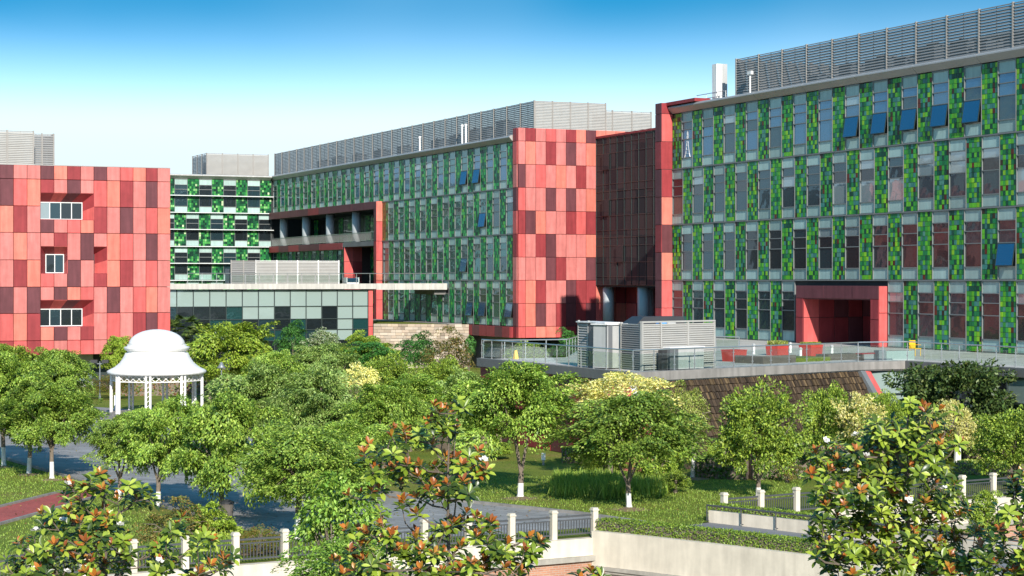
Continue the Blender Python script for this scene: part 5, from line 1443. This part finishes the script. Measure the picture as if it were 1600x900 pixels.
# shrubs
tree('feathery olive shrub behind the near fence', 'bronze', 63, 195, 345, 772, 890, None, False, name='shrub', cat='shrub', var=1)
tree('bright green shrub right of the feathery one', 'bright', 64, 285, 372, 785, 875, None, False, name='shrub', cat='shrub')
tree('clipped red tipped ball shrub behind the near fence', 'photinia', 63, 366, 444, 822, 872, None, False, name='shrub', cat='shrub')
tree('bushy green shrub by the brick below the far fence', 'bright', 74, 1508, 1572, 765, 850, None, False, name='shrub', cat='shrub', zb=-2.0)
for i, (lab, k, x0, x1, y0, y1) in enumerate([
 ('low round shrub on the lawn left of the forked tree', 'box', 700, 752, 680, 712), ('yellowish low shrub behind the forked tree trunk', 'bright', 752, 800, 690, 716),
 ('bushy shrub hiding the foot of the sloping red buttress', 'camphor', 985, 1062, 690, 756), ('leafy shrub between the spreading tree and the slender one', 'bright', 1030, 1078, 672, 748), ('dark green shrub behind the spreading lawn tree', 'camphor', 900, 990, 690, 744),
 ('small bushy shrub under the slender pale tree', 'bright', 1098, 1140, 690, 742), ('spreading low shrub beside the tall grass clump', 'camphor', 1030, 1080, 735, 768),
 ('red brown low shrub under the round camphor', 'bronze', 1205, 1255, 715, 752), ('low green shrub at the foot of the brown wall', 'camphor', 1150, 1215, 700, 740),
 ('dark green shrub behind the far fence near the right magnolia', 'dark', 1380, 1450, 705, 750)]):
    tree(lab, k, dg(y1+2), x0, x1, y0, y1, None, False, name='shrub', cat='shrub', group='lawn shrubs')
tree('red green shrub row below the left red building', 'photinia', 145, 135, 215, 585, 618, None, False, name='shrub', cat='shrub')
for i, (x, y) in enumerate([(268,520),(292,512),(312,528)]):
    D = 172.0
    o = thing('palm_tree', ['left','middle','right'][i] + ' of the dark fan palms beside the pavilion', 'palm', (px(x, D), D, 0), 0, 'fan palms')
    zc_ = pz(y, D); mb = MB(); mb.tube([(0,0,0),(0,0,zc_-0.2)], [0.2,0.14], 8); mb.build('trunk', 'bark', o)
    rng = np.random.default_rng(i+60); P, AX, NN = [], [], []
    for k in range(26):
        t, el = rng.uniform(0, 6.28), rng.uniform(-0.5, 1.2); d = np.array([math.cos(t)*math.cos(el), math.sin(t)*math.cos(el), math.sin(el)]); c = d*rng.uniform(0.7, 1.1)
        sd_ = unit(np.cross(d, [0,0,1]))
        for j in range(11):
            a = (j-5)*0.24; P.append(c + (d*math.cos(a)+sd_*math.sin(a))*0.32); AX.append(d*math.cos(a)+sd_*math.sin(a)+np.array([0,0,-0.15])); NN.append(np.cross(sd_, d)+rng.normal(size=3)*0.1)
    q = leaf_quads(np.array(P), np.array(AX), np.array(NN), np.full(len(P), 0.75), np.full(len(P), 0.13))
    put('crown', quads_mesh('crown', q, pick_cols(len(P), LEAFPAL['dark'], rng), 'leaf'), o, (0, 0, zc_))

# hedges
def hedge(label, path, w_, h, z, kind='hedge', dens=900, L=0.07, name='hedge'):
    """clipped hedge along a path: leaf skin over a dark twiggy body"""
    rng = np.random.default_rng(int(abs(path[0][0])*100)+len(path))
    o = thing(name, label, 'hedge', (path[0][0], path[0][1], z))
    P = [Vector((p[0]-path[0][0], p[1]-path[0][1], 0)) for p in path]
    body = MB(); pts, nrm = [], []
    for i in range(len(P)-1):
        d = P[i+1]-P[i]; L_ = d.length; t = d.normalized(); nn = Vector((t.y, -t.x, 0))
        q = [P[i]+nn*(w_/2-0.05), P[i+1]+nn*(w_/2-0.05), P[i+1]-nn*(w_/2-0.05), P[i]-nn*(w_/2-0.05)]
        body.prism([(v.x, v.y) for v in q], 0.0, h-0.05)
        m = int(dens*L_*(2*h+w_)); u = rng.uniform(0, 2*h+w_, m); a = rng.uniform(0, L_, m)
        for uu, aa in zip(u, a):
            jt = rng.normal()*0.018
            if uu < h: off, zz, n3 = w_/2+jt, uu, nn
            elif uu < h+w_: off, zz, n3 = w_/2-(uu-h), h+jt+0.02*math.sin(aa*2.3), Vector((0,0,1))
            else: off, zz, n3 = -w_/2+jt, uu-h-w_, -nn
            v = P[i]+t*aa+nn*off; pts.append((v.x, v.y, zz)); nrm.append(tuple(n3))
    body.build('body', 'bark', o)
    pts, nrm = np.array(pts), np.array(nrm, float); n = len(pts)
    Ls = L*rng.uniform(0.7, 1.3, n)
    q = leaf_quads(pts, rng.normal(size=(n, 3))+np.array([0,0,0.4]), nrm*0.8+rng.normal(size=(n, 3))*0.5+np.array([0,0,0.3]), Ls, Ls*0.6)
    put('foliage', quads_mesh('foliage', q, pick_cols(n, LEAFPAL[kind], rng), 'leaf'), o)
    return o
def offs(path, o_):
    out = []
    for i, p in enumerate(path):
        a, c = Vector(path[max(i-1,0)]), Vector(path[min(i+1,len(path)-1)]); d = (c-a).normalized(); out.append((p[0]+d.y*o_, p[1]-d.x*o_))
    return out
hedge('clipped lime green hedge along the near bridge parapet', offs(B1[:13], -0.22), 0.62, 0.40, 0.20, dens=650)
hedge('clipped hedge in the far bridge planter behind the tube rail', offs(B2[:13], -0.2), 0.50, 0.22, 0.40, dens=600)
hedge('low clipped hedge on the lawn behind the vase shaped tree', [gp(690,706), gp(770,700)], 1.6, 0.9, 0, 'bright' if False else 'hedge', 160, 0.14)
hedge('low hedge between the two lawn trees', [gp(878,722), gp(960,722)], 1.4, 0.7, 0, 'hedge', 160, 0.14)
hedge('dark clipped hedge below the brown stone wall', [gp(1092,745), gp(1170,748), gp(1300,745)], 1.2, 0.95, 0, 'box', 170, 0.14)
hedge('dark hedge along the foot of the brown wall', [gp(1120,730), gp(1330,724)], 1.4, 1.3, 0, 'box', 130, 0.15)
hedge('pale hedge terrace beside the white trunk, lower row', [gp(1500,738), gp(1590,744)], 1.5, 0.55, 0, 'yelgreen', 170, 0.13)
hedge('pale hedge terrace beside the white trunk, upper row', [gp(1490,712), gp(1560,716)], 1.5, 0.55, 0, 'yelgreen', 150, 0.13)
hedge('low red green hedge row behind the gazebo', [(px(180,150),150), (px(420,152),152)], 1.6, 1.1, 0, 'photinia', 60, 0.2)
hedge('green hedge row in front of the pavilion', [(px(430,170),170), (px(590,172),172)], 2.5, 1.6, 0, 'box', 50, 0.25)
for (o, X, Y), lab in zip(PLANT[1:], ('clipped grass growing in the red box left of the portal', 'clipped grass growing in the red box before the portal')):
    rng = np.random.default_rng(int(X*10)); n = 1800
    P = np.stack([rng.uniform(-0.5,0.5,n), rng.uniform(-0.42,0.42,n), rng.uniform(0.05,0.2,n)], 1)
    q = leaf_quads(P, np.array([0,0,1.0])+rng.normal(size=(n,3))*0.45, rng.normal(size=(n,3)), np.full(n,0.2), np.full(n,0.03))
    g = tag(put('box_grass', quads_mesh('box_grass', q, pick_cols(n, LEAFPAL['yelgreen'], rng), 'leaf'), None, (X, Y, o.location.z+0.62), ang45), lab, 'grass')
# tall ornamental grass behind the lawn tree
def grass_patch(name, label, poly_px, n, h, pal, z=0.0):
    rng = np.random.default_rng(n)
    pts = [gp(*p) for p in poly_px]; xs_ = [p[0] for p in pts]; ys_ = [p[1] for p in pts]
    def inside(x, y):
        c = False; j = len(pts)-1
        for i in range(len(pts)):
            if (pts[i][1] > y) != (pts[j][1] > y) and x < (pts[j][0]-pts[i][0])*(y-pts[i][1])/(pts[j][1]-pts[i][1])+pts[i][0]: c = not c
            j = i
        return c
    P = []
    while len(P) < n:
        x, y = rng.uniform(min(xs_), max(xs_)), rng.uniform(min(ys_), max(ys_))
        if inside(x, y): P.append((x, y, 0))
    P = np.array(P); hh = h*rng.uniform(0.6, 1.2, n); ax = np.array([0,0,1.0])+rng.normal(size=(n,3))*0.22
    P[:, 2] = hh*0.46 + z
    q = leaf_quads(P, ax, rng.normal(size=(n,3))*np.array([1,1,0.1]), hh, np.clip(hh*0.06, 0.018, 0.05), 0.0)
    return tag(put(name, quads_mesh(name, q, pick_cols(n, LEAFPAL[pal], rng), 'leaf')), label, 'grass', kind='stuff')
grass_patch('ornamental_grass', 'tall ornamental grass clump on the lawn behind the spreading tree', [(858,776),(950,782),(1040,778),(1050,762),(960,752),(866,752)], 9000, 0.62, 'zelkova')
grass_patch('reed_grass', 'tall reedy grass between road and near fence', [(215,890),(300,884),(372,868),(360,856),(250,866),(205,880)], 4000, 0.6, 'zelkova')
gpx = [(-40,900),(200,880),(300,868),(330,850),(240,800),(180,772),(60,806),(-40,840)]
grass_patch('lawn_grass', 'short lawn grass left of the road below the red path', gpx, 8000, 0.09, 'zelkova')
grass_patch('lawn_grass', 'short lawn grass between the left trees and the red path', [(-60,806),(88,768),(138,756),(98,746),(0,718),(-60,704)], 5500, 0.09, 'zelkova')
grass_patch('lawn_grass', 'short lawn grass around the whitewashed trees on the right lawn', [(715,784),(905,803),(985,815),(1090,828),(1112,800),(1250,772),(1260,750),(1060,752),(900,745),(760,745)], 16000, 0.09, 'zelkova')

# ================================================================== magnolias in the foreground
def mag_leaf(bend, curl):
    """one oblong leathery leaf along +x, top side +z"""
    n = 5; L = 1.0; vs, fs = [], []
    prof = [0.03, 0.16, 0.235, 0.21, 0.02]
    for i in range(n):
        t = i/(n-1); x = t*L; z = -bend*t*t; w_ = prof[i]
        vs += [(x, -w_, z+curl*w_), (x, 0, z), (x, w_, z+curl*w_)]
    for i in range(n-1):
        a = i*3; fs += [(a, a+3, a+4, a+1), (a+1, a+4, a+5, a+2)]
    return np.array(vs), fs
LEAFV = [mag_leaf(b_, c_) for b_, c_ in ((0.12, 0.35), (0.30, 0.30), (0.02, 0.45))]
GREENS = [(0.095,0.140,0.014), (0.150,0.215,0.018), (0.220,0.300,0.026), (0.310,0.390,0.045), (0.390,0.460,0.075), (0.065,0.105,0.012), (0.040,0.070,0.012)]
RUSTS = [(0.34,0.105,0.018), (0.44,0.155,0.024), (0.25,0.075,0.018), (0.38,0.19,0.03)]
def leaf_mesh_single(v, col):
    def f():
        vs, fs = LEAFV[v]; me = bpy.data.meshes.new('leaf'); me.from_pydata(vs.tolist(), [], fs); me.materials.append(MATS['leaf_gloss'])
        set_cols(me, [col]*len(fs)); me.polygons.foreach_set('use_smooth', [True]*len(fs)); return me
    return cached(('magleaf', v, col), f)
def flower_mesh():
    b = MB()
    for k in range(9):
        t = k*2.4; el = 0.25 + 0.13*k; dx_, dy_ = math.cos(t), math.sin(t); r_ = 0.10 - 0.005*k
        p = [(0,0,0), (dx_*r_*math.cos(el)*0.6 - dy_*0.045, dy_*r_*math.cos(el)*0.6 + dx_*0.045, r_*math.sin(el)*0.4), (dx_*r_*math.cos(el), dy_*r_*math.cos(el), r_*math.sin(el)), (dx_*r_*math.cos(el)*0.6 + dy_*0.045, dy_*r_*math.cos(el)*0.6 - dx_*0.045, r_*math.sin(el)*0.4)]
        b.add(p, [(0,1,2,3)])
    return b.mesh('flower', 'white_paint')
def magnolia(label, D, trunk_px, spots, flowers, seed, spread=1.0, extra=0, nobj=300, zg=-4.0, rustp=0.5, dbl=1.0, Lf=0.156):
    r = random.Random(seed); tx = px(trunk_px, D)
    o = thing('magnolia_tree', label, 'magnolia', (tx, D, zg), 0, 'foreground magnolias')
    pts = []
    for x, y in [q for s_ in spots for q in ((s_, (s_[0]+r.gauss(0,11), s_[1]+abs(r.gauss(6,9)))) if r.random() < dbl else (s_,))]:
        X, Z = px(x, D), pz(y, D); dxx = abs(X-tx)
        dep = r.gauss(0, 0.5)*spread
        Y = D + max(-1.5, min(1.5, dep)); k = Y/D
        pts.append(Vector((X*k-tx, Y-D, (Z-EYE)*k+EYE-zg)))
    zmin = min(p.z for p in pts)
    for _ in range(extra):
        t = r.uniform(0, 6.28); rad = r.uniform(0.3, 1.5)*spread; pts.append(Vector((math.cos(t)*rad, math.sin(t)*rad, zmin - r.uniform(0.0, 1.6))))
    ztop = max(p.z for p in pts); top = max(pts, key=lambda p: p.z)
    b = MB(); trunk = []
    for i in range(15):
        f = i/14; q = Vector((top.x*f*f*0.75 + 0.08*math.sin(f*7+seed), top.y*f*f*0.7 + 0.08*math.cos(f*5+seed), ztop*0.96*f)); trunk.append(q)
    b.tube(trunk, [0.10*(1-0.9*i/14) for i in range(15)], 8)
    nodes = [(p, 0.05*(1-0.7*i/14)+0.012) for i, p in enumerate(trunk) if p.z > zmin-2.4]
    order = sorted(pts, key=lambda p: (Vector((p.x-top.x*0.3, p.y, 0)).length))
    axes = {}
    for p in order:
        best = min(nodes, key=lambda nd: (nd[0]-p).length + (2.5*max(0, nd[0].z-p.z+0.12)))
        q, rad = best; d = p-q
        mid = q + d*0.5 + Vector((r.uniform(-.06,.06), r.uniform(-.06,.06), -0.10*d.length))
        b.tube([q, mid, p], [min(rad, 0.02+0.012*d.length), min(rad, 0.016), 0.007], 5)
        nodes.append((mid, 0.016)); nodes.append((q+d*0.8, 0.010))
        axes[id(p)] = ((p-mid).normalized()*0.6 + Vector((0.15,-0.45,0.75)) + Vector((r.gauss(0,.22),r.gauss(0,.22),0))).normalized()
    b.build('branches', 'branch', o)
    leaves = []
    for p in pts:
        ax = axes[id(p)]; e1 = ax.orthogonal().normalized(); e2 = ax.cross(e1)
        young = r.random() < rustp; n = r.randint(12, 16); t0 = r.uniform(0, 6.28)
        tone = r.choice(GREENS)
        for k in range(n):
            t = t0 + k*2.4; fr_ = k/(n-1)
            el = R(100 - 75*fr_ + r.uniform(-12, 12)) if young else R(100 - 45*fr_ + r.uniform(-12, 12))
            d = (ax*math.cos(el) + (e1*math.cos(t)+e2*math.sin(t))*math.sin(el)).normalized()
            base = p - ax*(0.10*(1-fr_)) + d*0.015
            rust = young and fr_ > 0.66
            up = (ax*math.sin(el) - (e1*math.cos(t)+e2*math.sin(t))*math.cos(el)).normalized()
            L = Lf*r.uniform(0.75, 1.15)*(0.82 if rust else 1.0)
            yv = up.cross(d).normalized(); zv = d.cross(yv)
            M = Matrix(((d.x,yv.x,zv.x,base.x),(d.y,yv.y,zv.y,base.y),(d.z,yv.z,zv.z,base.z),(0,0,0,1))) @ Matrix.Scale(L, 4)
            col = r.choice(RUSTS) if rust else (tone if r.random() < 0.5 else r.choice(GREENS))
            leaves.append((M, r.randrange(3), col, base.y))
    leaves.sort(key=lambda q: q[3])
    infr = lambda M: abs((M[0][3]+tx)/(M[1][3]+D)) < 0.268 and M[2][3]+zg > EYE - (902-HY)/FPX*(M[1][3]+D)
    near = [q for q in leaves if infr(q[0])][:nobj]; ids = set(map(id, near)); rest = [q for q in leaves if id(q) not in ids]
    for M, v, col, _ in near:
        lo = bpy.data.objects.new('leaf', leaf_mesh_single(v, col)); COL.objects.link(lo); lo.parent = o; lo.matrix_local = M
    VV, FF, CC = [], [], []; off = 0
    for M, v, col, _ in rest:
        vs, fs = LEAFV[v]; m = np.array(M); w_ = vs @ m[:3, :3].T + m[:3, 3]
        VV.append(w_); FF += [tuple(i+off for i in f) for f in fs]; CC += [col]*len(fs); off += len(vs)
    if VV:
        me = bpy.data.meshes.new('foliage'); me.from_pydata(np.concatenate(VV).tolist(), [], FF); me.materials.append(MATS['leaf_gloss']); set_cols(me, CC)
        me.polygons.foreach_set('use_smooth', [True]*len(FF))
        fo = put('foliage', me, o); fo['kind'] = 'stuff'
    fm = cached('flower', flower_mesh)
    for x, y in flowers:
        X, Z = px(x, D-0.5), pz(y, D-0.5); put('flower', fm, o, (X-tx, -0.5, Z-zg), rot=(r.uniform(-.5,.5), r.uniform(-.5,.5), r.uniform(0,6)))
    return o
cz_ = [(470,75),(355,100),(415,115),(340,175),(400,165),(430,180),(390,205),(165,210),(215,215),(240,240),(280,230),(50,280),(85,315),(160,325),(40,330),(560,305),(575,360),(600,400),(410,340),(455,345),(485,370),(355,380),(520,340),(175,360),(80,395),(100,370),(225,375),(150,400),(290,380),(200,420),(280,430),(420,445),(490,455),(400,490),(480,500),(510,480),(60,500),(100,490),(10,510),(310,460),(330,500),(270,530),(210,545),(350,440),(430,640),(470,640),(505,600),(555,620),(620,645),(560,680),(390,660),(540,700),(410,680),(100,650),(80,700),(30,690),(160,700),(40,750),(200,770),(120,720),(180,780),(240,800),(340,735),(330,780),(300,760),(390,790),(620,735),(695,730),(650,775),(690,780),(605,800),(515,820),(590,830),(640,830),(720,800),(800,715),(850,740),(790,760),(820,790),(760,880),(720,850),(560,870),(20,820),(60,850),(110,830),(150,870),(250,850),(300,840),(350,830),(430,830),(450,790),(400,880),(330,890),(480,760),(270,700),(-60,680),(-40,780),(-90,830),(-20,870),(-70,890)]
magnolia('tall magnolia with rusty young leaves at the centre foreground', 30.0, 690, [(560+x/3, 600+y/3) for x, y in cz_], [(757,719)], 4, extra=25, rustp=0.72, dbl=1.0)
lz_ = [(240,575),(225,610),(270,600),(320,560),(345,535),(370,560),(340,590),(300,590),(470,580),(500,590),(445,610),(530,610),(490,625),(180,680),(215,690),(240,670),(260,680),(150,720),(200,730),(360,660),(340,690),(380,690),(300,690),(60,780),(100,780),(120,760),(20,840),(50,850),(80,855),(120,830),(150,800),(190,790),(240,760),(280,740),(320,730),(370,720),(420,720),(400,750),(360,760),(300,780),(340,800),(390,790),(440,790),(430,820),(450,825),(380,840),(320,840),(270,820),(220,830),(180,850),(230,885),(300,885),(360,880),(420,870),(140,880),(90,890),(30,890),(540,800),(560,850),(600,740),(640,690),(620,720),(720,760),(745,770),(700,770),(690,810),(560,790),(660,890),(740,860),(780,870),(820,825),(790,840),(700,890),(600,830),(580,880)]
magnolia('wide low magnolia at the left foreground with white flowers', 30.0, 160, [(x*0.4444, 500+y*0.4444) for x, y in lz_], [(106,757),(99,814),(188,821),(248,877),(56,829),(105,894)], 8, extra=20)
def in_poly(pts, n, seed, mind):
    r = random.Random(seed); out = []; xs_ = [p[0] for p in pts]; ys_ = [p[1] for p in pts]; tries = 0
    while len(out) < n and tries < 20000:
        tries += 1; x, y = r.uniform(min(xs_), max(xs_)), r.uniform(min(ys_), max(ys_)); c = False; j = len(pts)-1
        for i in range(len(pts)):
            if (pts[i][1] > y) != (pts[j][1] > y) and x < (pts[j][0]-pts[i][0])*(y-pts[i][1])/(pts[j][1]-pts[i][1])+pts[i][0]: c = not c
            j = i
        if c and all((x-a)**2+(y-b_)**2 > mind**2 for a, b_ in out): out.append((x, y))
    return out
magnolia('big dense magnolia at the right foreground dotted with white flowers', 31.0, 1405, in_poly([(1385,640),(1430,625),(1470,640),(1500,690),(1478,740),(1520,780),(1555,865),(1540,905),(1285,905),(1263,830),(1290,780),(1262,695),(1300,675),(1345,695),(1362,650)], 170, 3, 10), [(1337,680),(1290,689),(1353,713),(1324,737),(1462,731),(1421,783),(1477,764),(1366,785)], 15, extra=25, rustp=0.35)
magnolia('magnolia branch tips cut by the right frame corner', 29.0, 1640, in_poly([(1605,725),(1572,765),(1590,805),(1535,845),(1510,905),(1720,905),(1700,760)], 70, 6, 11), [], 21, extra=15, rustp=0.35)
magnolia('rusty magnolia sprig poking up at the bottom centre edge', 27.0, 925, [(925,893),(905,899),(940,902),(915,915),(935,925)], [], 31, spread=0.3)

# ================================================================== lamps, sign, bin
def lamp_post(x, y, label, h, head='bell'):
    X, Y = gp(x, y)
    o = thing('street_lamp', label, 'street lamp', (X, Y, 0), 0)
    mb = MB(); mb.tube([(0,0,0),(0,0,0.4)], 0.09); mb.build('base', 'steel_grey', o)
    mb = MB(); mb.tube([(0,0,0.4),(0,0,h)], [0.055, 0.04]); mb.build('pole', 'steel_grey', o)
    if head == 'bell':
        mb = MB(); mb.lathe([(0.04,h+0.42),(0.10,h+0.36),(0.16,h+0.20),(0.34,h),(0.30,h-0.02)], 16); mb.build('lamp_shade', 'steel_grey', o, smooth=True)
    elif head == 'twin':
        for s_ in (-1, 1):
            mb = MB(); mb.box(s_*0.42-0.25, s_*0.42+0.25, -0.18, 0.18, h-0.12, h+0.12); mb.build('lamp_head', 'black_metal', o)
        mb = MB(); mb.box(-0.3, 0.3, -0.03, 0.03, h-0.2, h-0.14); mb.build('crossarm', 'steel_grey', o)
    return o
lamp_post(156, 625, 'twin headed lamp post left of the gazebo', 2.9, 'twin')
lamp_post(346, 640, 'grey bell shaped lamp right of the gazebo', 2.9)
lamp_post(741, 755, 'grey lamp pole behind the vase shaped lawn tree', 3.6)
X, Y = gp(183, 640)
o = thing('information_sign', 'narrow blue information sign seen beside the gazebo column', 'sign', (X, Y, 0), 0.1)
mb = MB(); mb.box(-0.13, 0.13, -0.03, 0.03, 0.05, 0.95); mb.build('panel', 'sign_blue', o)
mb = MB(); mb.box(-0.2, -0.14, -0.03, 0.03, 0.0, 1.0); mb.build('post', 'white_paint', o)
X, Y = gp(355, 816)
o = thing('litter_bin', 'brown litter bin beside the leaning zelkova trunk', 'litter bin', (X, Y, 0))
mb = MB(); mb.lathe([(0.2,0.05),(0.24,0.7)], 14); mb.build('body', 'timber', o)
mb = MB(); mb.lathe([(0.26,0.7),(0.26,0.76),(0.05,0.86)], 14); mb.build('lid', 'black_metal', o)
X, Y = gp(849, 727)
o = thing('notice_post', 'small white notice post on the lawn right of the forked tree', 'sign', (X, Y, 0))
mb = MB(); mb.box(-0.10, 0.10, -0.04, 0.04, 0.25, 0.60); mb.build('panel', 'white_paint', o)
mb = MB(); mb.box(-0.05, 0.05, -0.03, 0.03, 0.0, 0.25); mb.build('post', 'steel_grey', o)

# fallen leaves and drain covers
rng = np.random.default_rng(91); n = 1400
poly = [(-60,838),(0,720),(173,767),(373,826),(500,748),(708,783),(900,803)]
P = []
for _ in range(n):
    x, y = rng.uniform(0, 1120), rng.uniform(690, 838); X, Y = gp(x, y)
    if Y > 60.2 + 0.568*(X+11.7) + 0.8 and not (X > 6.5 and Y < 73): P.append((X, Y, 0.03))
P = np.array(P); m = len(P)
q = leaf_quads(P, rng.normal(size=(m, 3))*np.array([1,1,0.1]), np.array([0,0,1.0])+rng.normal(size=(m,3))*0.2, np.full(m, 0.11), np.full(m, 0.07))
tag(put('fallen_leaves', quads_mesh('fallen_leaves', q, pick_cols(m, [((0.30,0.20,0.06),3), ((0.22,0.11,0.04),2), ((0.16,0.17,0.05),2)], rng), 'leaf')), 'dry fallen leaves strewn over road and lawn', 'fallen leaves', kind='stuff')
for i, (x, y) in enumerate([(255,745),(320,800),(60,705)]):
    X, Y = gp(x, y)
    mb = MB(); mb.lathe([(0.34,0.008),(0.34,0.022),(0.30,0.022),(0.30,0.016)], 20)
    tag(mb.build('manhole_cover', 'iron', None, (X, Y, 0)), 'round iron manhole cover in the grey road, ' + ['behind the slim forked tree','beside the leaning zelkova','nearest the left lawn trees'][i], 'manhole cover', 'manhole covers')
